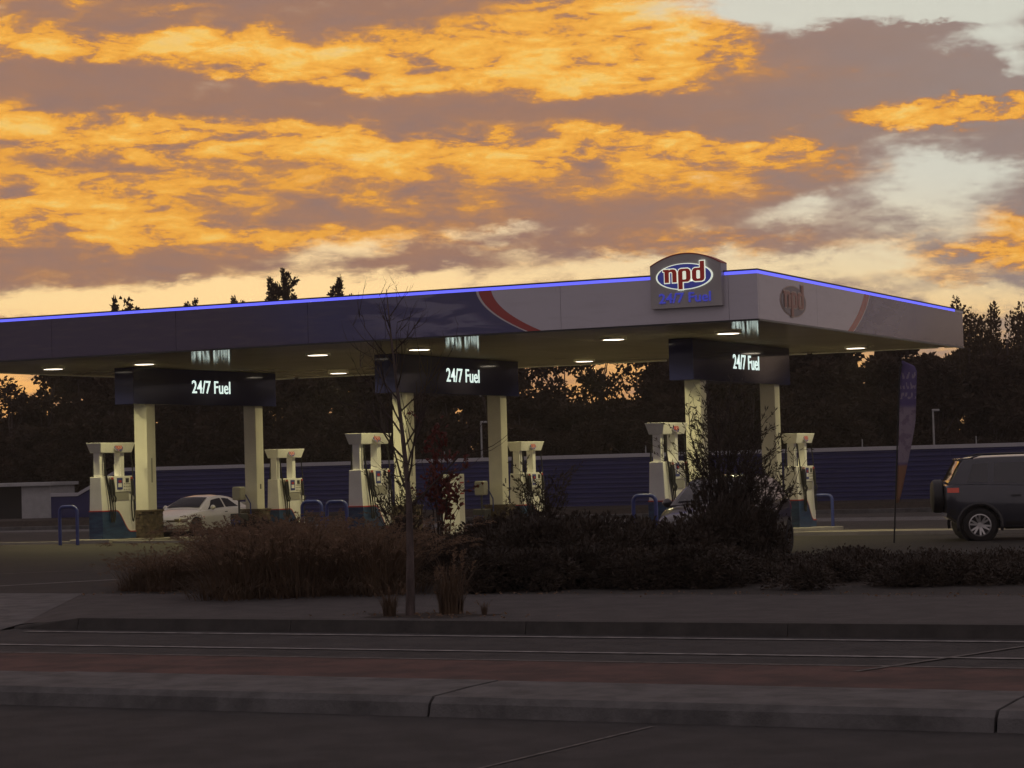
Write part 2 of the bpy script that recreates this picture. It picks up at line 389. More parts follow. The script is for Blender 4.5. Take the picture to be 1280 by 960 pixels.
M_TYRE = mat('tyre', (0.014, 0.013, 0.013), 0.8)
M_ALLOY = mat('alloy_rim', (0.55, 0.54, 0.52), 0.3, metal=0.85)
M_DALLOY = mat('dark_alloy_rim', (0.13, 0.12, 0.11), 0.35, metal=0.8)
M_TAIL = mat('tail_lamp', (0.42, 0.05, 0.02), 0.2, coat=0.8, emit=(0.6, 0.05, 0.02), estr=0.12)
M_HEAD = mat('head_lamp', (0.16, 0.13, 0.07), 0.1, coat=0.8, metal=0.4)
M_CHROME = mat('chrome', (0.6, 0.6, 0.6), 0.12, metal=1.0)

# ------------------------------------------------------------------ ground
def sheet(name, quads, m, kind=True):       # quads: lists of (a, b, z)
    mb = MB()
    for q in quads: mb.add([P(*c) for c in q], [tuple(range(len(q)))])
    o = mb.build(name, m)
    for p in o.data.polygons:
        if p.normal.z < 0: p.flip()
    return structure(o) if kind else o
g = MB(); g.add([(-300, -72, -0.9), (300, -72, -0.9), (300, 400, -0.9), (-300, 400, -0.9)], [(0, 1, 2, 3)])
structure(g.build('ground', M_EARTH))
sheet('road', [[(-80, -70, -.13), (80, -70, -.13), (80, -19.2, -.13), (-80, -19.2, -.13)]], M_ASPH)
sheet('cycle_lane', [[(-70, -25.9, -.126), (70, -25.9, -.126), (70, -22.42, -.126), (-70, -22.42, -.126)]], M_RED)
def stripes():
    for (nm, b0, w, m) in (('edge_line', -19.78, .11, M_LINE), ('lane_line', -21.5, .10, M_LINE), ('cycle_lane_line', -22.38, .08, M_LINED)):
        sheet(nm, [[(-2.9 if nm == 'edge_line' else -60, b0 - w / 2, -.121), (60, b0 - w / 2, -.121), (60, b0 + w / 2, -.121), (-2.9 if nm == 'edge_line' else -60, b0 + w / 2, -.121)]], m)
    def diag(nm, p, q, w, z, m):
        d = Vector((q[0] - p[0], q[1] - p[1])).normalized() * w / 2; n = (-d.y, d.x)
        sheet(nm, [[(p[0] - n[0], p[1] - n[1], z), (q[0] - n[0], q[1] - n[1], z), (q[0] + n[0], q[1] + n[1], z), (p[0] + n[0], p[1] + n[1], z)]], m)
    diag('diagonal_line', (8.7, -22.9), (9.75, -19.9), .06, -.119, M_LINED)
    diag('sealed_crack', (8.05, -29.6), (8.38, -26.95), .035, -.125, M_LINED)
    diag('driveway_line', (-9.5, -14.1), (-7.6, -11.2), .10, .008, M_LINE)
    diag('driveway_mark', (-13.0, -11.0), (-10.4, -8.4), .09, .008, M_LINED)
stripes()
# footpath, driveway crossing
sheet('footpath', [[(-5.8, -14.7, 0.0), (-2.4, -19.2, 0.0), (70, -19.2, 0.0), (70, -14.7, 0.0)], [(-5.8, -14.7, 0.0), (-3.42, -19.2, -.0795), (-2.4, -19.2, 0.0)]], M_PATH)
sheet('driveway_crossing', [[(-45, -14.7, 0.004), (-45, -19.2, -.08), (-3.42, -19.2, -.08), (-5.8, -14.7, 0.004)], [(-45, -19.2, -.08), (-45, -19.7, -.126), (-3.42, -19.7, -.126), (-3.42, -19.2, -.08)]], M_CONC)
# kerb along the footpath: blocks with joints
kerb = structure(MB().box(-2.5, 60, -19.42, -19.18, -.30, -.135).build('footpath_kerb', M_CONCD)); kerb.location = CORNER; kerb.rotation_euler[2] = ROT
kb = MB().prism([(-19.40, -.14), (-19.36, .012), (-19.18, .018), (-19.16, -.14)], 'x', 0.004, 3.096).mesh('kerb_block', M_CONCD)
for i in range(16): link('kerb_block', kb, kerb, loc=(-2.4 + 3.1 * i, 0, 0))
# dropped end of the kerb
MB().hexa([(-3.4, -19.40, -.14), (-2.404, -19.40, -.14), (-2.404, -19.16, -.14), (-3.4, -19.16, -.14)],
          [(-3.4, -19.36, -.10), (-2.404, -19.36, .012), (-2.404, -19.18, .018), (-3.4, -19.18, -.09)]).build('kerb_drop', M_CONCD, kerb)
# median kerb nearest the camera
med = structure(MB().box(-40, 45, -26.6, -25.5, -.30, -.135).build('median', M_CONCD)); med.location = CORNER; med.rotation_euler[2] = ROT
mk = MB().prism([(-26.74, -.14), (-26.70, -.03), (-26.63, .016), (-26.0, .024), (-25.46, .02), (-25.42, -.14)], 'x', 0.012, 4.41).mesh('kerb_block', M_CONC)
for i in range(-8, 9):
    o = link('kerb_block', mk, med, loc=(2.0 + 4.42 * i, rnd.uniform(-.008, .008), rnd.uniform(-.004, .004)))
# planting bed and forecourt
sheet('planting_bed', [[(-6.0, -14.7, -.02), (60, -14.7, -.02), (60, -7.6, .03), (-9.5, -7.6, .03)]], M_SOIL)
bs = [-14.7, -7.6, 4, 20, 60]
sheet('forecourt', [[(-110, b0, zg(b0) - .006), (70, b0, zg(b0) - .006), (70, b1, zg(b1) - .006), (-110, b1, zg(b1) - .006)] for b0, b1 in zip(bs, bs[1:])], M_ASPH2)
bedk = structure(MB().box(-9.4, 60, -7.62, -7.46, -.1, .10).build('bed_kerb', M_CONCD)); bedk.location = CORNER; bedk.rotation_euler[2] = ROT
# concrete apron under the canopy with its pale drain edge
sheet('apron', [[(-25, 3.0, 0.002), (0, 5.2, zg(5.2) + .004), (12, 5.6, zg(5.6) + .004), (12, 16, zg(16) + .004), (-25, 16, zg(16) + .004)]], M_APRON)
ed = structure(MB().hexa([(-60, 2.9, -.05), (40, 6.4, -.05), (40, 6.58, -.05), (-60, 3.08, -.05)], [(-60, 2.9, .03), (40, 6.4, .06), (40, 6.58, .06), (-60, 3.08, .03)]).build('drain_edge', M_SLAB)); ed.location = CORNER; ed.rotation_euler[2] = ROT

# ------------------------------------------------------------------ lettering
DG = None
def curve_mesh(name, loops, m, depth, xform=None):
    cu = bpy.data.curves.new(name, 'CURVE'); cu.dimensions = '2D'; cu.fill_mode = 'BOTH'; cu.extrude = depth / 2
    for lp in loops:
        sp = cu.splines.new('POLY'); sp.points.add(len(lp) - 1); sp.use_cyclic_u = True
        for pt, (x, y) in zip(sp.points, lp): pt.co = (x, y, 0, 1)
    o = bpy.data.objects.new(name, cu); COL.objects.link(o)
    bpy.context.view_layer.update()
    me = bpy.data.meshes.new_from_object(o.evaluated_get(bpy.context.evaluated_depsgraph_get()))
    bpy.data.objects.remove(o); bpy.data.curves.remove(cu)
    me.name = name; me.materials.clear(); me.materials.append(m)
    return me
def text_mesh(name, body, size, m, depth=0.01, offset=0.0, xs=1.0):
    cu = bpy.data.curves.new(name, 'FONT'); cu.body = body; cu.size = size; cu.extrude = depth / 2; cu.offset = offset
    cu.align_x = 'CENTER'; cu.align_y = 'CENTER'; cu.resolution_u = 4
    o = bpy.data.objects.new(name, cu); COL.objects.link(o); bpy.context.view_layer.update()
    me = bpy.data.meshes.new_from_object(o.evaluated_get(bpy.context.evaluated_depsgraph_get()))
    bpy.data.objects.remove(o); bpy.data.curves.remove(cu)
    me.name = name; me.materials.clear(); me.materials.append(m)
    for v in me.vertices: v.co.x *= xs
    return me
def grow(loop, d):                  # push a closed polygon outwards by d (counter-clockwise loops grow)
    n = len(loop); out = []
    for i in range(n):
        p0, p1, p2 = Vector(loop[i - 1]), Vector(loop[i]), Vector(loop[(i + 1) % n])
        e1, e2 = (p1 - p0).normalized(), (p2 - p1).normalized()
        n1, n2 = Vector((e1.y, -e1.x)), Vector((e2.y, -e2.x))
        b = n1 + n2
        b = b / max(0.35, b.dot(b) / 2) if b.length > 1e-6 else n1
        out.append((p1.x + b.x * d, p1.y + b.y * d))
    return out
L_N = [(0, 0), (.36, 0), (.36, .74), (.42, .80), (.60, .80), (.66, .74), (.66, 0), (1.02, 0), (1.02, .72), (.97, .88), (.88, .97), (.74, 1.0), (.54, 1.0), (.36, .93), (.36, 1.0), (-.13, 1.0), (-.13, .86), (0, .82)]
L_P = [[(0, -.55), (.36, -.55), (.36, 0), (.80, 0), (.95, .07), (1.04, .24), (1.04, .76), (.95, .93), (.80, 1.0), (.24, 1.0), (.07, .93), (0, .76)],
       [(.36, .18), (.36, .76), (.42, .82), (.62, .82), (.68, .76), (.68, .24), (.62, .18)]]
L_D = [[(0, .24), (.09, .07), (.24, 0), (.80, 0), (.97, .07), (1.04, .2), (1.04, 1.5), (.68, 1.5), (.68, 1.0), (.24, 1.0), (.09, .93), (0, .76)],
       [(.36, .24), (.36, .76), (.42, .82), (.62, .82), (.68, .76), (.68, .24), (.62, .18), (.42, .18)]]
def shift(lp, dx): return [(x + dx - 1.63, y - .42) for x, y in lp]
LETTERS = [shift(L_N, 0), shift(L_P[0], 1.16), shift(L_P[1][::-1], 1.16), shift(L_D[0], 2.34), shift(L_D[1], 2.34)]
def ccw(lp):
    return sum(a[0] * b[1] - b[0] * a[1] for a, b in zip(lp, lp[1:] + lp[:1])) > 0
def emblem(parent, w, h, ms, loc, rot, step=0.012, kx=1.0):
    """oval emblem w x h with the three letters standing proud of it; lies in local x,y facing +z"""
    red, white, blue = ms
    el = lambda k: [(math.cos(2 * math.pi * i / 48) * w / 2 * k, math.sin(2 * math.pi * i / 48) * h / 2 * k) for i in range(48)]
    sx = w * .70 / 3.4 * kx; sy = h * .50
    def fix(loops, d):
        res = []
        for i, lp in enumerate(loops):
            hole = i in (2, 4)
            if ccw(lp) == hole: lp = lp[::-1]
            lp = grow(lp, d)
            res.append([(x * sx, y * sy) for x, y in lp])
        return res
    e = [(curve_mesh('emblem_rim', [el(1.0)], white, step), 0.5), (curve_mesh('emblem_oval', [el(0.94)], blue, step), 1.5),
         (curve_mesh('letter_outline', fix(LETTERS[:2] + LETTERS[3:4], .075)[:1] + fix(LETTERS, .075)[1:2] + fix(LETTERS, .075)[3:4], white, step), 2.5),
         (curve_mesh('letters', fix(LETTERS, 0.0), red, step), 3.5)]
    first = None
    base = Matrix.LocRotScale(Vector(loc), Euler(rot), None)
    for me, k in e:
        o = link(me.name, me, parent)
        o.matrix_local = base @ Matrix.Translation((0, 0, step * k))
UPR = (R(90), 0, 0)                 # text standing up, facing -y (local)
RGT = (R(90), 0, R(90))             # text standing up, facing +x (local)

# ------------------------------------------------------------------ canopy
ZS, ZT = 4.54, 5.53                 # underside and top of the fascia
AL, BR = -23.4, 16.9                # left end and rear edge
can = thing('station_canopy', 'wide flat forecourt canopy with blue lit edge and white and blue fascia', 'canopy', CORNER, ROT)
MB().box(AL + .25, -.25, .25, BR - .25, ZT - .35, ZT - .25).build('roof_deck', M_GREY, can)
# soffit in long sheets
W = (0 - AL - .16) / 8
for i in range(8):
    MB().box(AL + .08 + i * W + .003, AL + .08 + (i + 1) * W - .003, .08, BR - .08, ZS + .02, ZS + .05).build('soffit_sheet', M_SOFFIT, can)
def fascia_panel(x0, x1, side, m):
    mb = MB()
    if side == 'f': q = [(x0, 0), (x1, 0), (x1, .08), (x0, .08)]
    elif side == 'r': q = [(-.08, x0), (0, x0), (0, x1), (-.08, x1)]
    elif side == 'b': q = [(x0, BR - .08), (x1, BR - .08), (x1, BR), (x0, BR)]
    else: q = [(AL, x0), (AL + .08, x0), (AL + .08, x1), (AL, x1)]
    mb.hexa([(x, y, ZS) for x, y in q], [(x, y, ZT - .075) for x, y in q])
    o = mb.build('fascia_panel', m, can)
    uv = o.data.uv_layers.new(name='UVMap')
    for lp in o.data.loops:
        c = o.data.vertices[lp.vertex_index].co
        uv.data[lp.index].uv = ((c.x if side in 'fb' else c.y), c.z - ZS)
fx = [AL, -21.0, -17.5, -14.0, -10.5, -8.55, -4.35, -0.62, 0]
for x0, x1 in zip(fx, fx[1:]): fascia_panel(x0 + (.004 if x0 > AL else 0), x1 - (.004 if x1 < 0 else 0), 'f', M_FASF)
ry = [.085, 3.9, 7.6, 11.9, BR - .085]
for y0, y1 in zip(ry, ry[1:]): fascia_panel(y0 + .004, y1 - .004, 'r', M_FASR)
for x0, x1 in zip(fx, fx[1:]): fascia_panel(x0 + .09, x1 - .09, 'b', M_WHITE)
fascia_panel(.09, BR - .09, 'l', M_WHITE)
# lit strip along the top and the dark capping above it
led = MB().box(AL, -2.27, .005, .06, ZT - .072, ZT - .012).build('led_strip', M_LED, can)
MB().box(-.70, -.003, .005, .06, ZT - .072, ZT - .012).build('led_strip', M_LED, can)
MB().box(-.06, -.0035, .064, 16.0, ZT - .072, ZT - .012).build('led_strip', M_LED, can)
MB().box(-.06, -.0035, 16.02, BR, ZT - .072, ZT - .012).build('strip_end', M_WHITE, can)
MB().box(AL - .01, .012, -.012, .10, ZT - .010, ZT + .02).build('capping', M_DARK, can)
MB().box(-.10, .012, .104, BR, ZT - .010, ZT + .02).build('capping', M_DARK, can)
MB().box(AL, 0, .004, .075, ZS - .035, ZS - .002).build('drip_edge', M_DARK, can)
MB().box(-.075, -.004, .08, BR, ZS - .035, ZS - .002).build('drip_edge', M_GREY, can)
# columns and hung sign boards
COLS = (-19.65, -11.8, -3.95)
for ca in COLS:
    for cb in (6.75, 12.15):
        c = MB().box(ca - .2, ca + .2, cb - .2, cb + .2, zg(cb) + .1, 3.62).build('column', M_COLUMN, can, bevel=.012)
        MB().box(ca + .2, ca + .204, cb - .03, cb + .03, 1.5 if cb < 9 else 1.2, 2.15 if cb < 9 else 1.34).build('notice_strip', M_GREY if cb < 9 else M_DARK, c)
    sb = MB().box(ca - .30, ca + .30, 5.85, 12.95, 3.58, ZS + .01).build('sign_board', M_SIGNBLUE, can, bevel=.015)
    me = text_mesh('lettering', '24/7 Fuel', .50, M_GLOWTXT, .012, .003, 1.05)
    o = link('lettering', me, sb); o.location = (ca + .305, 9.55, 4.06); o.rotation_euler = RGT
# raised sign box on the front edge
sg = MB()
xs0, xs1, zb, ze, za = -2.26, -.72, 4.84, 5.70, 5.93
arc = [(xs0 + (xs1 - xs0) * i / 20, ze + (za - ze) * (1 - (2 * i / 20 - 1) ** 2)) for i in range(21)]
sg.prism([(xs0, zb), (xs1, zb)] + arc[::-1], 'y', -.13, .22)
sgo = sg.build('sign_box', mat('sign_box_face', (0.46, 0.44, 0.44), 0.35, var=.05), can)
tr = MB()
for (x0, z0), (x1, z1) in zip(arc, arc[1:]): tr.hexa([(x0, -.14, z0 + .001), (x1, -.14, z1 + .001), (x1, .225, z1 + .001), (x0, .225, z0 + .001)], [(x0, -.14, z0 + .022), (x1, -.14, z1 + .022), (x1, .225, z1 + .022), (x0, .225, z0 + .022)])
tr.build('sign_edge_trim', M_REDTRIM, sgo)
emblem(sgo, 1.24, .54, (M_GLOWRED, M_GLOWWHITE, M_GLOWBLUE), ((xs0 + xs1) / 2 - .02, -.131, 5.47), UPR)
o = link('lettering', text_mesh('lettering', '24/7 Fuel', .28, M_DIMBLUE, .02, .003, 1.10), sgo); o.location = ((xs0 + xs1) / 2 - .02, -.14, 5.03); o.rotation_euler = UPR
fr = [c for c in can.children if c.name.startswith('fascia_panel')][len(fx) - 1]
emblem(fr, 1.75, .66, (M_PRINTRED, M_PRINTWHITE, M_PRINTBLUE), (.001, 2.25, 5.0), RGT, .006, 1.05)

# ------------------------------------------------------------------ canopy lamps
def lamp():
    t = thing('canopy_lamp', 'round white downlight recessed in the canopy underside', 'lamp', (0, 0, 0), ROT, 'downlights under the canopy')
    mb = MB(); n = 24
    for r0_, r1_, z0, z1 in ((.30, .30, .02, -.03), (.30, .25, -.03, -.03), (.25, .24, -.03, .0)):
        k = len(mb.v)
        for r_, z_ in ((r0_, z0), (r1_, z1)): mb.v += [(r_ * math.cos(2 * math.pi * j / n), r_ * math.sin(2 * math.pi * j / n), z_) for j in range(n)]
        mb.f += [(k + j, k + (j + 1) % n, k + n + (j + 1) % n, k + n + j) for j in range(n)]
    mb.build('housing', M_WHITE, t)
    MB().disc((0, 0, 0), 'z', .24, -.028, -.005, 24).build('lens', M_LENS, t)
    ld = bpy.data.lights.new('lamp_light', 'AREA'); ld.shape = 'DISK'; ld.size = .44; ld.energy = 70; ld.color = (1.0, 0.88, 0.42); ld.spread = R(150)
    lo = bpy.data.objects.new('lamp_light', ld); COL.objects.link(lo); lo.parent = t; lo.location = (0, 0, -.045)
    return t
lm0 = None
for a_ in (-20.75, -17.9, -12.8, -10.0, -4.98, -2.2):
    for b_ in (4.3, 14.1):
        if lm0 is None: lm0 = lamp(); lm0.location = P(a_, b_, ZS)
        else: copy_tree(lm0, loc=P(a_, b_, ZS))

# ------------------------------------------------------------------ islands, piers
LOOK = ['the island beside the coupe', 'the middle island', 'the island behind the hatchback']
for k, ca in enumerate(COLS):
    y0, y1, w = 4.2, 16.2, .62
    MBi = MB().hexa([(-w, y0, -.7), (w, y0, -.7), (w, y1, -.7), (-w, y1, -.7)], [(-w, y0, zg(y0) + .1), (w, y0, zg(y0) + .1), (w, y1, zg(y1) + .1), (-w, y1, zg(y1) + .1)])
    o = MBi.build('pump_island', M_SLAB, None, bevel=.02, loc=P(ca, 0, 0), rz=ROT)
    tag(o, 'low concrete kerb slab under the pumps of ' + LOOK[k], 'pump island', 'pump islands')
    for j, cb in enumerate((6.75, 12.15)):
        t = thing('stone_pier', 'dark stone pier at the %s column foot on %s' % (('road side', 'rear')[j], LOOK[k]), 'pier', P(ca, cb, zg(cb) + .09), ROT, 'stone piers at the column feet')
        MB().box(-.29, .29, -.29, .29, 0, .70).build('core', M_STONE, t)
        st = MB(); zc = 0.0
        while zc < .70:
            hh = rnd.uniform(.07, .12); hh = min(hh, .72 - zc)
            for face in range(4):
                u = -.31
                while u < .30:
                    l = min(rnd.uniform(.12, .28), .31 - u); d = rnd.uniform(.30, .335)
                    x0, x1 = u + .005, u + l - .005
                    if x1 - x0 > .02:
                        q = [(x0, -d), (x1, -d), (x1, -.28), (x0, -.28)]
                        cs, sn = [(1, 0), (0, 1), (-1, 0), (0, -1)][face]
                        q = [(x * cs - y * sn, x * sn + y * cs) for x, y in q]
                        st.hexa([(x, y, zc + .004) for x, y in q], [(x, y, zc + hh - .004) for x, y in q])
                    u += l
            zc += hh
            if .72 - zc < .03: break
        stuff(st.build('stones', M_STONE, t))
        MB().box(-.34, .34, -.34, .34, .71, .76).build('cap_stone', M_STONE, t, bevel=.01)

# ------------------------------------------------------------------ fuel pumps (x: across the island, y: along it, z up)
def pump():
    t = thing('fuel_pump', '', 'fuel pump', (0, 0, 0), ROT, 'fuel pumps on the islands')
    w, L = .19, .72
    # white body with flared foot
    MB().prism([(-.20, 0.02), (.20, 0.02), (.20, .75), (.165, 1.62), (-.165, 1.62), (-.20, .75)], 'y', -L, L).build('body', M_WHITE, t, bevel=.012)
    cv = [(-.12 + .62 * i / 10, .72 - .56 * (3 * (i / 10) ** 2 - 2 * (i / 10) ** 3)) for i in range(11)]
    MB().prism([(-L - .012, 0.0), (L + .012, 0.0), (L + .012, .16)] + cv[::-1] + [(-L - .012, .72)], 'x', -.212, .212).build('base_panel', M_PUMPBLUE, t)
    rt_ = MB(); path = [(-L - .016, .72)] + cv + [(L + .016, .16)]
    for (y0, z0), (y1, z1) in zip(path, path[1:]): rt_.hexa([(-.216, y0, z0 + .001), (.216, y0, z0 + .001), (.216, y1, z1 + .001), (-.216, y1, z1 + .001)], [(-.216, y0, z0 + .03), (.216, y0, z0 + .03), (.216, y1, z1 + .03), (-.216, y1, z1 + .03)])
    rt_.build('red_trim', M_REDTRIM, t)
    for y in (-.56, .33): MB().box(-.10, .10, y - .09, y + .09, 1.6, 2.26).build('post', M_WHITE, t, bevel=.01)
    hd = MB().hexa([(-.17, -L + .03, 2.24), (.17, -L + .03, 2.24), (.17, L - .06, 2.24), (-.17, L - .06, 2.24)], [(-.235, -L - .05, 2.50), (.235, -L - .05, 2.50), (.235, L + .02, 2.50), (-.235, L + .02, 2.50)]).build('head', M_WHITE, t, bevel=.01)
    for s in (1, -1):
        rot = (R(90 - 14), 0, R(90) * s)
        emblem(hd, .40, .19, (M_REDTRIM, M_WHITE, M_BLUE), (s * .212, .02, 2.37), rot, .004)
        pn = MB().box(*sorted((s * .19, s * .215)), -.42, .60, 1.22, 1.63).build('display_panel', M_WHITE, t, bevel=.006)
        X0, X1 = sorted((s * .216, s * .224))
        MB().box(X0, X1, -.08, .16, 1.28, 1.58).build('poster', M_BLUE, pn)
        MB().box(*sorted((s * .224, s * .228)), -.04, .12, 1.34, 1.44).build('poster_print', M_WHITE, pn)
        MB().box(*sorted((s * .2245, s * .2285)), -.02, .10, 1.46, 1.52).build('poster_print', M_REDTRIM, pn)
        MB().box(X0, X1, .30, .44, 1.46, 1.57).build('screen', M_DARK, pn)
        for yy in (.22, .30, .38, .46):
            for zz in (1.26, 1.34, 1.41): MB().box(X0, X1, yy, yy + .04, zz, zz + .03).build('key', M_GREY, pn)
        MB().box(*sorted((s * .188, s * .204)), -.30, .45, 1.0, 1.215).build('tray_recess', M_GREY, t)
        for y in (-.40, -.30, .54):
            nz = MB().tube([(s * .24, y, 1.55), (s * .25, y + .02, 1.30), (s * .25, y + .04, 1.12)], [.035, .045, .03], 8)
            nz.tube([(s * .25, y + .04, 1.16), (s * .30, y + .05, 1.05), (s * .27, y + .06, .96)], .022, 6)
            nz.build('nozzle', M_DARK, t, smooth=40)
            MB().box(*sorted((s * .222, s * .25)), y - .03, y + .03, 1.50, 1.60).build('nozzle_tag', M_REDTRIM if y > -.35 else M_PRINTWHITE, t)
            yp = -.55 if y < 0 else .36
            hs = [(s * .15, yp + (y + .4) * .3, 2.22), (s * .20, yp + (y + .4) * .3, 1.7), (s * .26, y - .06, .95), (s * .27, y - .02, .45), (s * .27, y + .05, .62), (s * .26, y + .05, 1.0)]
            sm = []
            for i in range(len(hs) - 1):
                p0, p1, p2, p3 = [Vector(hs[max(0, min(len(hs) - 1, i + d))]) for d in (-1, 0, 1, 2)]
                for q in range(5):
                    u = q / 5; sm.append(.5 * ((2 * p1) + (p2 - p0) * u + (2 * p0 - 5 * p1 + 4 * p2 - p3) * u * u + (3 * p1 - p0 - 3 * p2 + p3) * u ** 3))
            sm.append(Vector(hs[-1]))
            MB().tube(sm, .016, 6).build('hose', M_BLACK, t, smooth=60)
    return t
PL = [[('white and blue fuel pump between a blue hoop and the stone pier by the coupe', 5.23), ('white fuel pump standing just past the rear column beside the white coupe', 13.85)],
      [('white fuel pump half hidden by the bare young tree and the tall grasses', 4.94), ('white fuel pump veiled by twigs right of the slim white cabinet and the service post', 13.93)],
      [('white fuel pump behind the tall bush, left of the dark hatchback windscreen', 4.83), ('white fuel pump with a blue hoop beside it, behind the dark hatchback', 14.35)]]
p0_ = None
for k, ca in enumerate(COLS):
    for lab, cb in PL[k]:
        loc = P(ca, cb, zg(cb) + .102)
        if p0_ is None: p0_ = pump(); p0_.location = loc; p0_['label'] = lab
        else: copy_tree(p0_, loc=loc, label=lab)

# ------------------------------------------------------------------ hoops, cabinet, service posts
def hoop_mesh():
    pts = [(-.27, 0, -.05), (-.27, 0, .82)] + [(-.27 + .14 - .14 * math.cos(a), 0, .82 + .14 * math.sin(a)) for a in [R(15 * i) for i in range(1, 7)]]
    pts += [(-x, y, z) for x, y, z in pts[::-1]]
    return MB().tube(pts, .045, 10).mesh('hoop_barrier', M_BLUE, 60)
hm = hoop_mesh()
for lab, ca, cb in (('blue steel hoop barrier on the road side of the pump nearest the shed', -19.65, 3.35), ('blue steel hoop barrier poking above the tall grasses', -11.8, 3.3),
                    ('low blue hoop barrier partly hidden behind the grasses, beside a taller looking hoop', -12.9, 4.0), ('blue steel hoop barrier left of the dark hatchback windscreen', -3.95, 3.35),
                    ('blue steel hoop barrier at the far end of the island near the feather flag', -3.95, 16.35)):
    o = link('hoop_barrier', hm, None, P(ca, cb, zg(cb)), ROT); tag(o, lab, 'barrier', 'blue hoop barriers')
cb_ = thing('white_cabinet', 'slim white upright cabinet between the columns of the middle island', 'cabinet', P(-11.8, 9.4, zg(9.4) + .1), ROT)
MB().box(-.25, .25, -.16, .16, 0, 1.55).build('housing', M_WHITE, cb_, bevel=.015)
MB().box(-.21, .12, -.168, -.161, 1.40, 1.48).build('printed_heading', M_GREY, cb_)
for i in range(5): MB().box(.251, .256, -.11, .11, 1.30 - i * .14, 1.34 - i * .14).build('printed_line', M_GREY if i % 2 else M_REDTRIM, cb_)
def service(label, ca, cb):
    t = thing('service_post', label, 'service post', P(ca, cb, zg(cb) + .1), ROT, 'windscreen service posts')
    MB().box(-.18, .18, -.20, .20, 0, .62).build('bin', M_DARK, t, bevel=.02)
    MB().box(-.14, .14, -.204, -.20, .12, .46).build('bin_panel', M_BLUE, t)
    MB().tube([(0, 0, .62), (0, 0, 1.15)], .03, 8).build('stem', M_DARK, t)
    MB().box(-.14, .14, -.16, .16, 1.0, 1.38).build('towel_box', M_GREY, t, bevel=.04)
    MB().tube([(.16, .1, 1.15), (.22, .25, .9), (.2, .3, .55)], .02, 6).build('squeegee', M_BLUE, t, smooth=60)
service('grey towel box on a dark bin beside the rear column next to the white coupe', -19.75, 11.45)
service('grey towel box on a dark bin beside the rear column right of the white cabinet', -11.95, 11.35)

# ------------------------------------------------------------------ boundary wall, shed, poles, far kerb
W0, W1 = Vector((-17.0, 94.6, 0)), Vector((34.0, 81.0, 0))
wd = (W1 - W0); wl = wd.length; wrz = math.atan2(wd.y, wd.x)
wall = thing('boundary_wall', 'long dark blue ribbed boundary wall with pale capping behind the station', 'wall', W0, wrz)
prof = []
z_ = -.5
while z_ < 1.78:
    prof += [(0.0, z_), (0.0, z_ + .10), (-.03, z_ + .12), (-.03, z_ + .17)]; z_ += .19
front = prof + [(0.0, 1.80)]
poly = front + [(.10, 1.80), (.10, -.5)]
nb = 9; bl = wl / nb
pm = MB().prism(poly, 'x', .004, bl - .004).mesh('wall_panel', M_WALLBLUE)
cm = MB().box(.002, bl - .002, -.06, .16, 1.80, 1.95).mesh('capping', M_CAP)
for i in range(nb):
    link('wall_panel', pm, wall, (bl * i, 0, 0)); link('capping', cm, wall, (bl * i, 0, 0))
# stepped-down end
e = MB().prism([(-3.3, -.5), (0, -.5), (0, 1.80), (-2.0, .78), (-3.3, .78)], 'y', 0, .10).build('end_panel', M_WALLBLUE, wall)
MB().hexa([(-2.0, -.06, .781), (0, -.06, 1.801), (0, .16, 1.801), (-2.0, .16, .781)], [(-2.0, -.06, .93), (0, -.06, 1.95), (0, .16, 1.95), (-2.0, .16, .93)]).build('capping', M_CAP, wall)
MB().box(-3.3, -2.004, -.06, .16, .781, .93).build('capping', M_CAP, wall)
for x in (6.2, 14.6, 23.1, 31.8, 36.2, 40.1, 44.2, 48.5):
    MB().tube([(x, .05, 1.94), (x, .05, 2.25)], .025, 6).build('spike', M_STEEL, wall)
bank = structure(MB().prism([(-1.6, -.5), (-1.2, -.22), (-.04, -.14), (-.04, -.5)], 'x', -6, wl).build('wall_bed', M_SOIL)); bank.location = W0; bank.rotation_euler[2] = wrz
fk = structure(MB().box(-40, wl, -7.5, -7.2, -.6, -.30).build('far_kerb', M_CONC)); fk.location = W0; fk.rotation_euler[2] = wrz
sheet('far_path', [[(-80, 26.5, -.44), (60, 26.5, -.44), (60, 30.0, -.44), (-80, 30.0, -.44)]], M_CONC)
sh = thing('shed', 'small white flat roofed shed with an open dark front, left of the wall end', 'shed', (-23.3, 98.5, -.45), R(-8))
MB().box(1.2, 2.55, 0, 3.2, 0, 1.70).build('wall', M_SHEDW, sh)
MB().box(-7.0, 1.196, 2.2, 3.2, 0, 1.70).build('back_wall', M_DARK, sh)
MB().box(-7.1, 2.68, -.25, 3.4, 1.705, 1.85).build('roof', M_SHEDW, sh)
for x in (-6.8, -2.8): MB().box(x, x + .12, -.1, .02, 0, 1.70).build('post', M_DARK, sh)
def pole(label, loc, h):
    t = thing('light_pole', label, 'pole', loc)
    MB().tube([(0, 0, 0), (0, 0, h)], [.055, .04], 8).build('pole', M_STEEL, t)
    MB().box(-.04, .26, -.06, .06, h, h + .09).build('lamp_head', M_STEEL, t, bevel=.02)
pole('slim grey lamp pole seen between the columns of the middle island', (-1.35, 92.5, -.5), 3.9)
pole('slim grey lamp pole behind the wall beside the feather flag', (16.9, 88.2, -.5), 3.8)

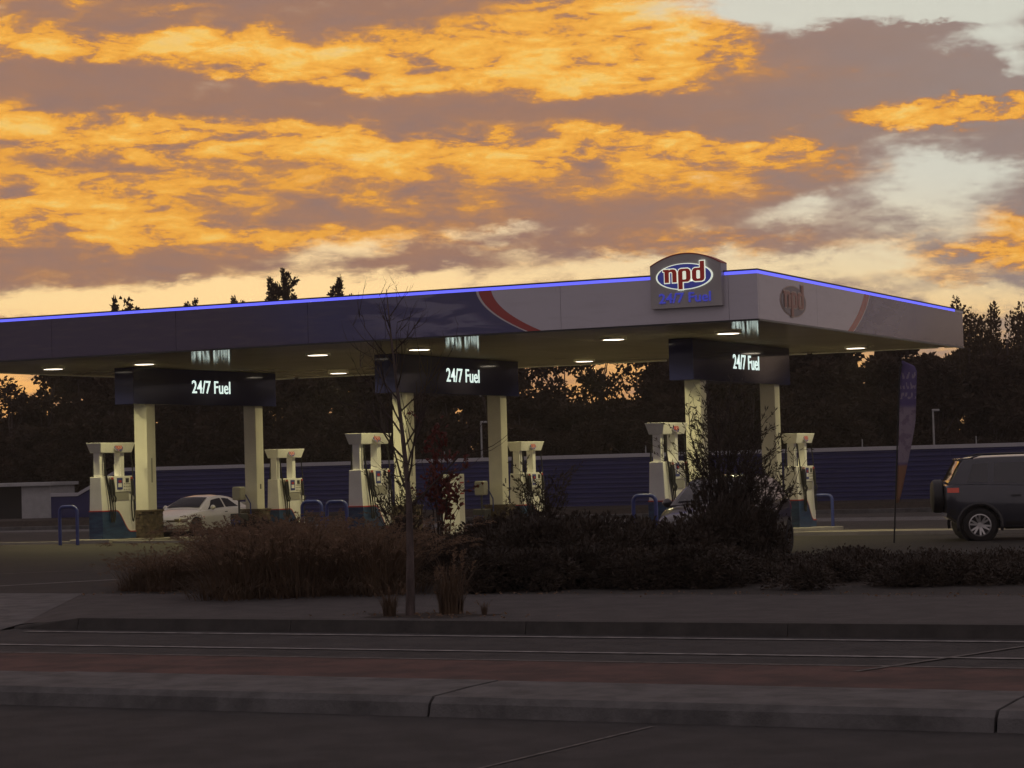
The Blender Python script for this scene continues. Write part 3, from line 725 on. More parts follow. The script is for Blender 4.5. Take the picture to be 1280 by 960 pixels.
# ------------------------------------------------------------------ feather flag
fl = thing('feather_flag', 'tall narrow purple feather banner on a black pole, ringed by low hedge', 'flag', P(2.52, .40, -.02))
px = lambda z: .08 + .012 * z + .0175 * z * z * .5
MB().tube([(0.02 * i * .6, 0, i * .18) for i in range(20)] + [(.24 + .012 * i, 0, 3.45 + i * .03) for i in range(4)], [.016] * 24, 6).build('pole', M_BLACK, fl, smooth=60)
fm = mat('flag_fabric', (0.16, 0.12, 0.24), 0.8, trans=.2)
t_ = fm.node_tree; X.tree = t_
tcf = t_.nodes.new('ShaderNodeTexCoord'); fxx, fyy, fzz = separate(tcf.outputs['Object'])
mid = smooth(fzz, 1.55, 1.62) * (1 - smooth(fzz, 2.62, 2.75))
nzf = noise(tcf.outputs['Object'], 6.0, 4, .6)
cf = mixcol(mid, (0.13, 0.10, 0.24), (0.34, 0.28, 0.34))
cf = mixcol(smooth(nzf, .5, .62) * mid * .6, cf, (0.15, 0.10, 0.16))
cf = mixcol(1 - smooth(fzz, 1.5, 1.58), cf, (0.33, 0.17, 0.09))
prt = noise(combine(fxx * 26.0, fzz * 9.0, 0.0), 1.0, 1, .5)
row = smooth(X.op('FRACT', fzz * 5.0), .16, .24) * (1 - smooth(X.op('FRACT', fzz * 5.0), .80, .88)) * smooth(fzz, 2.80, 2.82) * (1 - smooth(fzz, 3.36, 3.40))
cf = mixcol(row * smooth(prt, .50, .56) * .8, cf, (0.42, 0.36, 0.42))
t_.links.new(cf, t_.nodes['Principled BSDF'].inputs['Base Color'])
fb = MB(); N = 26
for i in range(N + 1):
    u = i / N; z = .80 + u * 2.80
    w_ = .05 + .27 * min(1, u * 1.8) ** .8 if u < .9 else .32 * math.sqrt(max(0.0, 1 - ((u - .9) / .1) ** 2)) * .9 + .02
    x0 = 0.012 * z / .18 + .02 + (.02 if u > .9 else 0)
    for j in range(5):
        q = j / 4; fb.v.append((x0 + w_ * q, .03 * math.sin(q * 5 + z * 2.2), z))
for i in range(N):
    for j in range(4):
        k_ = i * 5 + j; fb.f.append((k_, k_ + 1, k_ + 6, k_ + 5))
fo = fb.build('banner', fm, fl, smooth=80)
so = fo.modifiers.new('thick', 'SOLIDIFY'); so.thickness = .004

# ------------------------------------------------------------------ cars
def interp(tab, x):
    if x <= tab[0][0]: return tab[0][1]
    for (x0, v0), (x1, v1) in zip(tab, tab[1:]):
        if x <= x1:
            u = (x - x0) / (x1 - x0); return v0 + (v1 - v0) * u
    return tab[-1][1]
def spline(tab, x):                 # smooth interpolation through the table
    xs = [t[0] for t in tab]
    if x <= xs[0]: return tab[0][1]
    if x >= xs[-1]: return tab[-1][1]
    i = max(k for k in range(len(xs) - 1) if xs[k] <= x)
    v = [t[1] for t in tab]; h = xs[i + 1] - xs[i]; u = (x - xs[i]) / h
    def sl(k):
        if k == 0 or k == len(xs) - 1: return 0 if k else (v[1] - v[0]) / (xs[1] - xs[0])
        d0, d1 = (v[k] - v[k - 1]) / (xs[k] - xs[k - 1]), (v[k + 1] - v[k]) / (xs[k + 1] - xs[k])
        return 0 if d0 * d1 <= 0 else 2 * d0 * d1 / (d0 + d1)
    m0, m1 = sl(i) * h, sl(i + 1) * h
    return (2 * u ** 3 - 3 * u * u + 1) * v[i] + (u ** 3 - 2 * u * u + u) * m0 + (-2 * u ** 3 + 3 * u * u) * v[i + 1] + (u ** 3 - u * u) * m1
def loft(sections, close_ends=True):
    mb = MB(); n = len(sections[0])
    for s in sections: mb.v += s
    for i in range(len(sections) - 1):
        for j in range(n):
            a, b = i * n + j, i * n + (j + 1) % n
            mb.f.append((a, b, b + n, a + n))
    if close_ends: mb.f.append(tuple(range(n))[::-1]); mb.f.append(tuple((len(sections) - 1) * n + j for j in range(n)))
    return mb
def wheel(parent, x, y, r, w, rimm, spokes, split=True):
    sgn = 1 if y > 0 else -1
    t = MB(); n = 28
    prof_ = [(r * .66, w * .5), (r * .90, w * .52), (r * .99, w * .40), (r, w * .2), (r, -w * .2), (r * .99, -w * .40), (r * .9, -w * .5), (r * .66, -w * .45)]
    for pr, py in prof_: t.v += [(pr * math.cos(2 * math.pi * j / n), py * sgn, pr * math.sin(2 * math.pi * j / n)) for j in range(n)]
    m_ = len(prof_)
    for i in range(m_):
        for j in range(n): t.f.append((i * n + j, i * n + (j + 1) % n, ((i + 1) % m_) * n + (j + 1) % n, ((i + 1) % m_) * n + j))
    wo = t.build('wheel', M_TYRE, parent, smooth=50, loc=(x, y, r))
    rm = MB().disc((0, 0, 0), 'y', r * .66, *sorted((sgn * w * .05, sgn * w * .10)), 28)
    rm.build('wheel_well', M_DARK, wo)
    rr = MB()
    for r0_, r1_, y0, y1 in ((r * .66, r * .60, w * .47, w * .49), (r * .60, r * .58, w * .49, w * .12)):
        k = len(rr.v)
        for q, yy in ((r0_, y0), (r1_, y1)): rr.v += [(q * math.cos(2 * math.pi * j / n), yy * sgn, q * math.sin(2 * math.pi * j / n)) for j in range(n)]
        rr.f += [(k + j, k + (j + 1) % n, k + n + (j + 1) % n, k + n + j) for j in range(n)]
    for s in range(spokes):
        for off in ((-.20, .20) if split else (0,)):
            a = 2 * math.pi * s / spokes + .3; b0, b1 = a + off * .35, a + off
            wdt = .021 if split else .04
            def pt(rad, ang, sd, yy): return (rad * math.cos(ang) - sd * math.sin(ang), yy * sgn, rad * math.sin(ang) + sd * math.cos(ang))
            q0 = [pt(r * .10, b0, -wdt, w * .36), pt(r * .10, b0, wdt, w * .36), pt(r * .62, b1, wdt * .8, w * .45), pt(r * .62, b1, -wdt * .8, w * .45)]
            q1 = [pt(r * .10, b0, -wdt, w * .24), pt(r * .10, b0, wdt, w * .24), pt(r * .62, b1, wdt * .8, w * .33), pt(r * .62, b1, -wdt * .8, w * .33)]
            rr.add(q0 + q1, [(0, 1, 2, 3), (7, 6, 5, 4), (0, 4, 5, 1), (1, 5, 6, 2), (2, 6, 7, 3), (3, 7, 4, 0)])
    rr.disc((0, 0, 0), 'y', r * .15, *sorted((sgn * w * .2, sgn * w * .40)), 14)
    rr.build('rim', rimm, wo, smooth=40)
    return wo
def car(name, label, loc, heading, S, paint, rimm):
    """local frame: nose at x=0, tail at x=L, y to the side, z up; heading = world angle of the nose direction"""
    t = thing(name, label, S['cat'], loc, heading + math.pi)
    L = S['L']; N = 44
    # stations denser near the ends
    st = sorted({round(L * (.5 - .5 * math.cos(math.pi * i / N)), 4) for i in range(N + 1)})
    secs = []
    for x in st:
        zb, zt, w = spline(S['bottom'], x), spline(S['shoulder'], x), spline(S['width'], x)
        zc = spline(S['crown'], x); zm = zb + (zt - zb) * .55
        half = [(w * .80, zb), (w * .94, zb + .04), (w * .985, zb + (zt - zb) * .25), (w, zm), (w * .99, zb + (zt - zb) * .78), (w * .955, zt - .02), (w * .90, zt + .005), (w * .70, zt + (zc - zt) * .6), (w * .35, zt + (zc - zt) * .92), (0, zc)]
        ring = [(x, 0, zb)] + [(x, y, z) for y, z in half] + [(x, -y, z) for y, z in half[-2::-1]]
        secs.append(ring)
    body = loft(secs).build('body', paint, t, smooth=38)
    # wheel arches
    rw = S['wheel_r']
    cutters = []
    for wx in S['axles']:
        c = MB().disc((wx, 0, rw), 'y', rw * S.get('arch', 1.17), -1.2, 1.2, 28).build('cut', None)
        c.location = (0, 0, 0); cutters.append(c)
        md = body.modifiers.new('arch', 'BOOLEAN'); md.operation = 'DIFFERENCE'; md.object = c; md.solver = 'EXACT'
        c.parent = t
    bpy.context.view_layer.update()
    me = bpy.data.meshes.new_from_object(body.evaluated_get(bpy.context.evaluated_depsgraph_get()))
    body.modifiers.clear(); body.data = me; me.materials.clear(); me.materials.append(paint)
    me.polygons.foreach_set('use_smooth', [True] * len(me.polygons)); me.set_sharp_from_angle(angle=R(38))
    for c in cutters: bpy.data.objects.remove(c)
    wt = S['track']
    for wx in S['axles']:
        MB().disc((wx, 0, rw), 'y', rw * 1.15, -wt + .16, wt - .16, 20).build('wheel_housing', M_BLACK, t)
        for sy in (1, -1): wheel(t, wx, sy * (wt - .10), rw, .20, rimm, S['spokes'], S.get('split', True))
    # greenhouse
    G = S['roof']                   # (x, z) from windscreen base to rear glass base
    xa, xd = G[0][0], G[-1][0]; zr = max(z for _, z in G)
    wr = S['roof_w']
    def gh(x):
        z = spline(G, x); zt = spline(S['shoulder'], x); w = spline(S['width'], x) * .90
        k = max(0.0, min(1.0, (z - zt) / (zr - zt)))
        return zt - .01, z, w, w + (wr - w) * k
    gs = sorted({round(xa + (xd - xa) * i / 36, 4) for i in range(37)} | {p[0] for p in G})
    secs = []
    for x in gs:
        zt, z, w, w2 = gh(x); z = max(z, zt + .012)
        half = [(w, zt), (w + (w2 - w) * .5, zt + (z - zt) * .45), (w2, zt + (z - zt) * .86), (w2 - .05, zt + (z - zt) * .97), (w2 - .16, z), (w2 * .4, z + .018), (0, z + .022)]
        secs.append([(x, y, zz) for y, zz in half] + [(x, -y, zz) for y, zz in half[-2::-1]])
    cab = loft(secs).build('cabin', paint, t, smooth=35)
    def side_pt(x, h, s):
        zt, z, w, w2 = gh(x); h2 = h * .86
        y = w + (w2 - w) * min(1, h / 1.0) if True else 0
        if h2 < .45: y = w + (w2 - w) * .5 * (h2 / .45)
        else: y = w + (w2 - w) * (.5 + .5 * (h2 - .45) / .41)
        return (x, s * (y + .007), zt + (z - zt) * h2)
    for s in (1, -1):
        for (b0, b1, t0, t1) in S['windows']:       # x at sill (front, rear), x at top (front, rear)
            mb = MB(); n, m_ = 8, 6
            for i in range(n + 1):
                for j in range(m_ + 1):
                    h = .10 + .80 * j / m_; x0 = b0 + (t0 - b0) * j / m_; x1 = b1 + (t1 - b1) * j / m_
                    mb.v.append(side_pt(x0 + (x1 - x0) * i / n, h, s))
            for i in range(n):
                for j in range(m_): k = i * (m_ + 1) + j; mb.f.append((k, k + 1, k + m_ + 2, k + m_ + 1))
            o = mb.build('side_window', S.get('glass', M_GLASS), t, smooth=60)
    def screen(nm, x0, x1, push):
        mb = MB(); n, m_ = 8, 8
        for i in range(n + 1):
            x = x0 + (x1 - x0) * i / n; zt, z, w, w2 = gh(x)
            for j in range(m_ + 1):
                q = -1 + 2 * j / m_; y = q * (w2 - .10); zz = z + .018 * (1 - q * q) + .004
                mb.v.append((x + push, y, zz + .008))
        for i in range(n):
            for j in range(m_): k = i * (m_ + 1) + j; mb.f.append((k, k + 1, k + m_ + 2, k + m_ + 1))
        mb.build(nm, S.get('glass', M_GLASS), t, smooth=60)
    screen('windscreen', *S['screen_f'], -.012); screen('rear_window', *S['screen_r'], .012)
    def patch(nm, m, x0, x1, h0, h1, s, out=.006, parent=t):   # a strip on the body side between heights
        mb = MB(); n = 6
        for i in range(n + 1):
            x = x0 + (x1 - x0) * i / n; w = spline(S['width'], x)
            for z in (h0, (h0 + h1) / 2, h1):
                zb, zt = spline(S['bottom'], x), spline(S['shoulder'], x); f_ = (z - zb) / (zt - zb)
                y = w * interp([(0, .8), (.06, .94), (.25, .985), (.55, 1.0), (.78, .99), (.95, .955), (1.0, .90)], f_)
                mb.v.append((x, s * (y + out), z))
        for i in range(n):
            for j in range(2): k = i * 3 + j; mb.f.append((k, k + 1, k + 4, k + 3))
        return mb.build(nm, m, parent, smooth=60)
    S['extra'](t, patch, body, paint)
    for s in (1, -1):
        x, z = S['mirror']; w = spline(S['width'], x) * .93
        mb = MB(); k = 0
        secs = []
        for i in range(7):
            a = math.pi * i / 6; ra = math.sin(a) * .075 + .012
            secs.append([(x - .02 + ra * .9 * math.cos(b), s * (w + .02 + .20 * i / 6), z + ra * math.sin(b)) for b in [2 * math.pi * q / 10 for q in range(10)]])
        loft(secs).build('door_mirror', paint, t, smooth=50)
    return t

# --- white coupe
def coupe_extra(t, patch, body, paint):
    for s in (1, -1):
        hl = patch('headlamp', M_HEAD, .004, .40, .50, .60, s, .010)
        MB().box(-.010, .03, *sorted((s * .28, s * .60)), .505, .565).build('headlamp_front', M_HEAD, hl)
        MB().box(.015, .06, *sorted((s * .42, s * .56)), .28, .36).build('fog_lamp', M_DARK, t)
        patch('door_seam', M_DARK, 1.50, 1.512, .30, .86, s, .003); patch('door_seam', M_DARK, 2.72, 2.732, .30, .86, s, .003)
        patch('door_handle', M_DARK, 2.50, 2.66, .74, .77, s, .012)
        patch('side_repeater', M_TAIL, 1.24, 1.30, .62, .645, s, .008)
    MB().box(-.012, .04, -.30, .30, .26, .40).build('lower_intake', M_DARK, t)
    MB().box(4.12, 4.34, -.62, .62, 1.0, 1.03).build('rear_spoiler', paint, t, bevel=.01)
    for y in (-.5, .5): MB().box(4.15, 4.28, y - .02, y + .02, .88, 1.0).build('spoiler_foot', paint, t)
COUPE = dict(cat='car', glass=M_GLASSD, L=4.38, axles=(.86, 3.43), wheel_r=.30, track=.84, spokes=5, split=True,
    bottom=[(0, .30), (.12, .20), (.5, .17), (3.9, .19), (4.25, .28), (4.38, .38)],
    shoulder=[(0, .56), (.10, .63), (.35, .70), (1.2, .82), (2.4, .87), (3.6, .90), (4.1, .88), (4.38, .80)],
    crown=[(0, .58), (.10, .66), (.35, .74), (1.2, .90), (2.4, .92), (3.6, .95), (4.1, .93), (4.38, .84)],
    width=[(0, .60), (.08, .72), (.35, .81), (1.0, .85), (2.5, .86), (3.6, .85), (4.2, .78), (4.38, .68)],
    roof=[(1.25, .86), (1.62, 1.06), (2.12, 1.25), (2.6, 1.30), (3.1, 1.25), (3.6, 1.10), (4.05, .92)], roof_w=.56,
    windows=[(1.62, 2.62, 2.02, 2.60), (2.70, 3.45, 2.68, 3.05)], screen_f=(1.36, 2.02), screen_r=(3.25, 3.95), mirror=(1.72, .92), extra=coupe_extra)
hb = math.atan2(-BX.y, -BX.x)
fwheel = Vector((-10.31, 70.34, 0)); hd_ = -BX; lf = Vector((-hd_.y, hd_.x, 0))
cen = fwheel - lf * .74 + hd_ * .86
car('coupe', 'white two door coupe parked between the islands, nose to the road', (cen.x, cen.y, zg(17)), hb, COUPE, M_PAINTW, M_DALLOY)

# --- slate SUV with a spare wheel on its tailgate
def suv_extra(t, patch, body, paint):
    for s in (1, -1):
        patch('tail_lamp', M_TAIL, 3.78, 4.0, .98, 1.075, s, .012)
        patch('sill_cladding', M_DARK, 1.0, 2.9, .24, .40, s, .014)
        patch('bumper_cladding', M_DARK, 3.86, 3.98, .54, .66, s, .010)
        patch('door_seam', M_DARK, 2.86, 2.874, .40, 1.0, s, .004); patch('door_seam', M_DARK, 1.93, 1.944, .40, 1.0, s, .004)
        patch('door_handle', M_DARK, 2.60, 2.78, .88, .92, s, .022); patch('door_handle', M_DARK, 1.70, 1.88, .88, .92, s, .022)
        for wx in (.85, 3.40):
            mb = MB(); n = 16
            for i in range(n + 1):
                a = math.pi * (i / n) * 1.16 - math.pi * .08
                for rr_ in (.40, .455):
                    x = wx - rr_ * math.cos(a); z = .33 + rr_ * math.sin(a)
                    mb.v.append((x, s * (spline(SUV['width'], x) + .008), z))
            for i in range(n): k = i * 2; mb.f.append((k, k + 1, k + 3, k + 2))
            o = mb.build('arch_cladding', M_DARK, t, smooth=60); sm = o.modifiers.new('t', 'SOLIDIFY'); sm.thickness = .03; sm.offset = 0
        MB().tube([(1.6, s * .58, 1.60), (1.75, s * .58, 1.725), (3.25, s * .58, 1.725), (3.5, s * .58, 1.65)], .016, 6).build('roof_rail', M_DARK, t, smooth=60)
        patch('headlamp', M_HEAD, .004, .45, .66, .80, s, .012)
    MB().hexa([(3.45, -.57, 1.58), (3.73, -.57, 1.585), (3.73, .57, 1.585), (3.45, .57, 1.58)], [(3.45, -.57, 1.66), (3.74, -.57, 1.64), (3.74, .57, 1.64), (3.45, .57, 1.66)]).build('rear_spoiler', paint, t, bevel=.01)
    sp = MB(); n = 28
    pr = [(.02, 4.24), (.26, 4.235), (.315, 4.21), (.335, 4.16), (.335, 4.04), (.30, 4.01)]
    for r_, x_ in pr: sp.v += [(x_, -.05 + r_ * math.cos(2 * math.pi * j / n), .90 + r_ * math.sin(2 * math.pi * j / n)) for j in range(n)]
    for i in range(len(pr) - 1):
        for j in range(n): sp.f.append((i * n + j, i * n + (j + 1) % n, (i + 1) * n + (j + 1) % n, (i + 1) * n + j))
    sp.f.append(tuple(range(n))); sp.f.append(tuple((len(pr) - 1) * n + j for j in range(n)))
    w = sp.build('spare_wheel', M_DARK, t, smooth=35)
    MB().box(3.98, 4.02, -.3, .2, .8, 1.0).build('spare_wheel_mount', M_DARK, t)
SUV = dict(cat='car', L=4.02, axles=(.85, 3.40), wheel_r=.335, track=.87, spokes=6, split=True, arch=1.16,
    bottom=[(0, .42), (.15, .28), (.6, .24), (3.3, .26), (3.8, .36), (4.02, .50)],
    shoulder=[(0, .72), (.10, .84), (.40, .95), (1.2, 1.06), (2.4, 1.10), (3.6, 1.14), (3.9, 1.14), (4.02, 1.10)],
    crown=[(0, .74), (.10, .88), (.40, 1.0), (1.2, 1.12), (2.4, 1.14), (3.6, 1.17), (3.9, 1.17), (4.02, 1.12)],
    width=[(0, .62), (.10, .76), (.40, .85), (1.0, .88), (2.5, .88), (3.5, .87), (3.85, .83), (4.02, .76)],
    roof=[(1.05, 1.10), (1.35, 1.38), (1.75, 1.61), (2.3, 1.68), (3.2, 1.67), (3.66, 1.62), (3.80, 1.44), (3.97, 1.17)], roof_w=.63,
    windows=[(1.52, 2.36, 1.80, 2.36), (2.44, 3.10, 2.44, 3.06), (3.22, 3.62, 3.18, 3.48)], screen_f=(1.12, 1.72), screen_r=(3.66, 3.93), mirror=(1.50, 1.12), extra=suv_extra)
ha = R(-5); hv = Vector((math.cos(ha), math.sin(ha), 0)); lv = Vector((-hv.y, hv.x, 0))
rear = Vector((9.1, 43.12, 0)); nose = rear + hv * 3.40 + lv * .76
car('suv', 'dark slate blue SUV with a spare wheel on its tailgate, parked beyond the hedge', (nose.x, nose.y, -.03), ha, SUV, M_PAINTB, M_ALLOY)

# --- dark hatchback behind the bush
def hatch_extra(t, patch, body, paint):
    for s in (1, -1):
        patch('headlamp', M_HEAD, .004, .48, .54, .66, s, .012)
        patch('door_seam', M_DARK, 1.30, 1.312, .32, .94, s, .003); patch('door_seam', M_DARK, 2.38, 2.392, .32, .94, s, .003)
        patch('door_handle', M_CHROME, 2.14, 2.30, .82, .85, s, .018)
        patch('tail_lamp', M_TAIL, 3.72, 3.93, .80, 1.02, s, .010)
    MB().box(-.012, .05, -.42, .42, .30, .46).build('lower_intake', M_DARK, t)
    MB().box(-.02, .0, -.26, .26, .49, .60).build('number_plate', M_WHITE, t)
HATCH = dict(cat='car', L=4.0, axles=(.78, 3.28), wheel_r=.305, track=.85, spokes=6, split=False,
    bottom=[(0, .32), (.12, .22), (.5, .19), (3.6, .21), (3.9, .30), (4.0, .42)],
    shoulder=[(0, .58), (.10, .68), (.40, .80), (1.0, .93), (2.3, .97), (3.5, 1.02), (3.85, 1.0), (4.0, .92)],
    crown=[(0, .60), (.10, .72), (.40, .86), (1.0, .99), (2.3, 1.0), (3.5, 1.05), (3.85, 1.03), (4.0, .95)],
    width=[(0, .58), (.10, .72), (.40, .82), (1.0, .85), (2.5, .86), (3.4, .84), (3.8, .77), (4.0, .66)],
    roof=[(.95, .97), (1.30, 1.20), (1.75, 1.40), (2.3, 1.46), (3.0, 1.43), (3.45, 1.36), (3.70, 1.20), (3.93, 1.02)], roof_w=.58,
    windows=[(1.38, 2.30, 1.74, 2.30), (2.38, 3.10, 2.38, 3.02), (3.18, 3.46, 3.10, 3.28)], screen_f=(1.02, 1.68), screen_r=(3.48, 3.88), mirror=(1.38, 1.0), extra=hatch_extra)
h2 = Vector((-.34, -.94, 0)); c2 = Vector((3.78, 39.3, 0)) + h2 * 2.0
car('hatchback', 'dark hatchback facing the road behind the tall bush', (c2.x, c2.y, -.005), math.atan2(h2.y, h2.x), HATCH, M_PAINTK, M_DALLOY)

# ------------------------------------------------------------------ vegetation
def rvec(r):
    while True:
        v = Vector((r.uniform(-1, 1), r.uniform(-1, 1), r.uniform(-1, 1)))
        if .05 < v.length < 1: return v.normalized()
def leaf(mb, p, d, l, w, r, droop=0.0):
    """one leaf: two quads folded along the midrib"""
    d = d.normalized(); s = d.cross(rvec(r))
    s = s.normalized() if s.length > 1e-4 else d.orthogonal()
    n = s.cross(d) * w * .35; q = p + d * l * .5 + Vector((0, 0, -droop * l * .3)); e = p + d * l + Vector((0, 0, -droop * l))
    k = len(mb.v)
    mb.v += [tuple(p), tuple(q + s * w / 2 + n), tuple(e), tuple(q - s * w / 2 + n)]
    mb.f.append((k, k + 1, k + 2, k + 3))
def raw_mesh(mb, name, m):
    me = bpy.data.meshes.new(name); me.from_pydata(mb.v, [], mb.f); me.update(); me.materials.append(m); return me
def broad_crown(seed, h, rad, z0, n, ls, lobes, sparse_top=0.0):
    r = random.Random(seed); mb = MB(); L = []
    for i in range(lobes):
        u = r.random(); zc = z0 + (h - z0) * (.12 + .80 * u)
        rr = rad * (1 - .62 * max(0, u - .35) / .65) * r.uniform(.25, .95); a = r.uniform(0, 2 * math.pi)
        L.append((Vector((rr * math.cos(a), rr * math.sin(a), zc)), rad * r.uniform(.24, .46) * (1 - .35 * u)))
    for i in range(n):
        c, lr = r.choice(L); v = rvec(r); p = c + Vector((v.x, v.y, v.z * .85)) * lr * (r.random() ** .45)
        if p.z > h * 1.04: continue
        if sparse_top and r.random() < sparse_top * max(0, (p.z - z0) / (h - z0) - .35): continue
        dd = (v + rvec(r) * .9 + Vector((0, 0, .1)))
        leaf(mb, p, dd, ls * r.uniform(.6, 1.4), ls * r.uniform(.4, .8), r)
    return raw_mesh(mb, 'crown', M_LEAF_FAR), L
def limbs(seed, h, L, r0_, z_split):
    r = random.Random(seed); mb = MB()
    top = Vector((r.uniform(-.3, .3), r.uniform(-.3, .3), h * .78))
    mb.tube([(0, 0, -.5), (0, 0, z_split * .6), tuple(top * .5 + Vector((0, 0, .0))), tuple(top)], [r0_, r0_ * .85, r0_ * .6, r0_ * .15], 8)
    for c, lr in L[:10]:
        s = Vector((0, 0, max(z_split * .7, c.z * .55))); m_ = (s + c) / 2 + rvec(r) * .2
        mb.tube([tuple(s), tuple(m_), tuple(c)], [r0_ * .4, r0_ * .28, r0_ * .08], 6)
    return mb.mesh('trunk', M_TRUNK, 60)
def poplar(seed, h, n, spires):
    r = random.Random(seed); mb = MB(); tk = MB(); L = []
    tk.tube([(0, 0, -.5), (0, 0, h * .5), (.1, 0, h * .85)], [.16, .11, .03], 7)
    for s in range(spires):
        a = r.uniform(0, 6.28); b = r.uniform(.2, 1.5); x, y = b * math.cos(a), b * math.sin(a); hh = h * r.uniform(.70, 1.0)
        tk.tube([(0, 0, h * .2), (x * .7, y * .7, h * .42), (x, y, hh)], [.06, .04, .012], 5)
        for i in range(n // spires):
            u = r.random() ** .8; z = 1.2 + (hh - 1.2) * u; w = .34 * (1 - u) ** .35 + .05
            v = rvec(r); p = Vector((x * min(1, .4 + u), y * min(1, .4 + u), z)) + Vector((v.x * w, v.y * w, v.z * .15))
            leaf(mb, p, Vector((v.x, v.y, .8 + v.z * .5)), .18 * r.uniform(.6, 1.4), .12 * r.uniform(.6, 1.2), r)
    return raw_mesh(mb, 'crown', M_LEAF_POP), tk.mesh('trunk', M_TRUNK, 60)
def conifer(seed, h, lean):
    """ragged conifer: upswept foxtail branches on a leaning stem"""
    r = random.Random(seed); mb = MB(); tk = MB()
    tk.tube([(0, 0, -.5), (lean * .3, 0, h * .5), (lean, 0, h)], [.17, .11, .02], 7)
    arms = []
    for i in range(30):
        u = .25 + .75 * i / 30; base = Vector((lean * u * u, 0, h * u)); a = r.uniform(0, 6.28); l = (1 - u) * 2.6 + .6
        tip = base + Vector((math.cos(a) * l * .75, math.sin(a) * l * .75, l * .75)); arms.append((base, tip, .26 + .14 * (1 - u)))
    arms.append((Vector((lean * .6, 0, h * .7)), Vector((lean, 0, h + .5)), .26))
    for b0, t0, w in arms:
        tk.tube([tuple(b0), tuple((b0 + t0) / 2 - Vector((0, 0, .1))), tuple(t0)], [.04, .025, .01], 5)
        d = (t0 - b0).normalized()
        for i in range(int(160 * (t0 - b0).length)):
            u = r.random(); v = rvec(r); leaf(mb, b0.lerp(t0, u) + v * w * r.random() * (1.1 - .7 * u), v + d * 1.1, .20 * r.uniform(.6, 1.2), .09, r)
    return raw_mesh(mb, 'crown', M_LEAF_FAR), tk.mesh('trunk', M_TRUNK, 60)

BROAD = []
for i in range(5):
    cme, L = broad_crown(100 + i, 9.0, 2.6, 1.0, 9000, .34, 26)
    BROAD.append((cme, limbs(200 + i, 9.0, L, .18, 2.2)))
THIN = []
for i in range(3):
    cme, L = broad_crown(300 + i, 9.0, 2.5, .8, 4600, .28, 24, 1.0)
    THIN.append((cme, limbs(400 + i, 9.0, L, .14, 2.0)))
def tree(name, label, meshes, loc, rz, sc, group=None, cat='tree'):
    t = thing(name, label, cat, loc, rz, group); t.scale = sc if isinstance(sc, tuple) else (sc,) * 3
    link('trunk', meshes[1], t); link('crown', meshes[0], t); return t
GT = 'trees in the dark row behind the boundary wall'
def colx(px, y): return (px - 640) / 2740 * y       # lateral position of a sight line at distance y
rt2 = random.Random(21)
px_ = -40
while px_ < 2700:           # the wood goes on past the frame
    if px_ > 1400: px_ += 40                   # back row: tall, dense
    y = rt2.uniform(114, 122); topz = 9.4 if px_ < 480 or px_ > 850 else (5.8 if 630 < px_ < 790 else 8.2)
    if px_ < 90: topz = 6.2
    if 1180 < px_ < 1340: topz = 8.2
    s = topz / 9.0 * rt2.uniform(.94, 1.03)
    tree('broadleaf_tree', 'dark dense broadleaf tree in the back of the wood behind the wall', rt2.choice(BROAD), (colx(px_, y), y, -.6), rt2.uniform(0, 6.28), (s * .5 + .5, s * .5 + .5, s), 'dense trees at the back of the wood')
    px_ += rt2.uniform(62, 84)
px_ = -20
while px_ < 2600:
    if px_ > 1400: px_ += 40                   # front row: smaller, closes the gaps above the wall
    y = rt2.uniform(103, 109); topz = 7.4 if px_ < 600 or px_ > 860 else 5.8
    if px_ < 110: topz = 5.2
    s = topz / 9.0 * rt2.uniform(.9, 1.06)
    tree('broadleaf_tree', 'dark broadleaf tree just behind the boundary wall', rt2.choice(BROAD), (colx(px_, y), y, -.6), rt2.uniform(0, 6.28), (s * .45 + .55, s * .45 + .55, s), 'broadleaf trees close behind the boundary wall')
    px_ += rt2.uniform(66, 90)
for k, (px, y, s) in enumerate(((662, 112, .95), (705, 110, 1.0), (750, 112, .98), (800, 111, 1.0), (610, 112, .98), (835, 113, 1.0))):
    tree('thin_tree', 'loose autumn tree with the orange sky showing through its crown', THIN[k % 3], (colx(px, y), y, -.6), k * 1.7, (1, 1, s), 'loose trees seen between the canopy columns')
for k, (px, y, s) in enumerate(((14, 110, .80), (58, 112, .92), (100, 113, 1.02), (140, 111, 1.0), (-15, 116, .86))):
    tree('thin_tree', 'loose tree with pale sky showing through, above the shed', THIN[(k + 1) % 3], (colx(px, y), y, -.6), k * 2.3, (1, 1, s), 'loose trees above the shed')
tree('thin_tree', 'tree whose rounded leafy top just clears the canopy edge', THIN[0], (colx(166, 116), 116, -.6), .4, (1.1, 1.1, 1.33))
for k, (px, y, h) in enumerate(((1212, 108, 10.0), (1236, 110, 9.7), (1262, 107, 9.2), (1290, 110, 9.8), (1320, 112, 9.5))):
    c = poplar(500 + k, h - .2, 6000, 13)
    tree('poplar_tree', 'upright poplar with spiky bronze top beyond the canopy end', c, (colx(px, y), y, -.6), k, 1.0, 'poplars beyond the canopy end')
for px, y in ((900, 112), (945, 111), (985, 113), (1030, 112)):
    tree('broadleaf_tree', 'dark dense broadleaf tree in the back of the wood behind the wall', BROAD[px % 5], (colx(px, y), y, -.6), px, (1, 1, .98), 'dense trees at the back of the wood')
tree('conifer_tree', 'tall ragged conifer leaning over the canopy edge', conifer(31, 12.4, -1.5), (colx(392, 117), 117, -.6), 0, 1.0)
tree('conifer_tree', 'shorter conifer tuft to the left of the tall ragged conifer', conifer(32, 11.9, -.5), (colx(348, 117), 117, -.6), 1.0, 1.0)
tree('conifer_tree', 'bushy conifer top standing apart on the right of the tall ragged conifer', conifer(33, 12.0, .2), (colx(429, 118), 118, -.6), 2.0, (1.0, 1.0, 1.0))
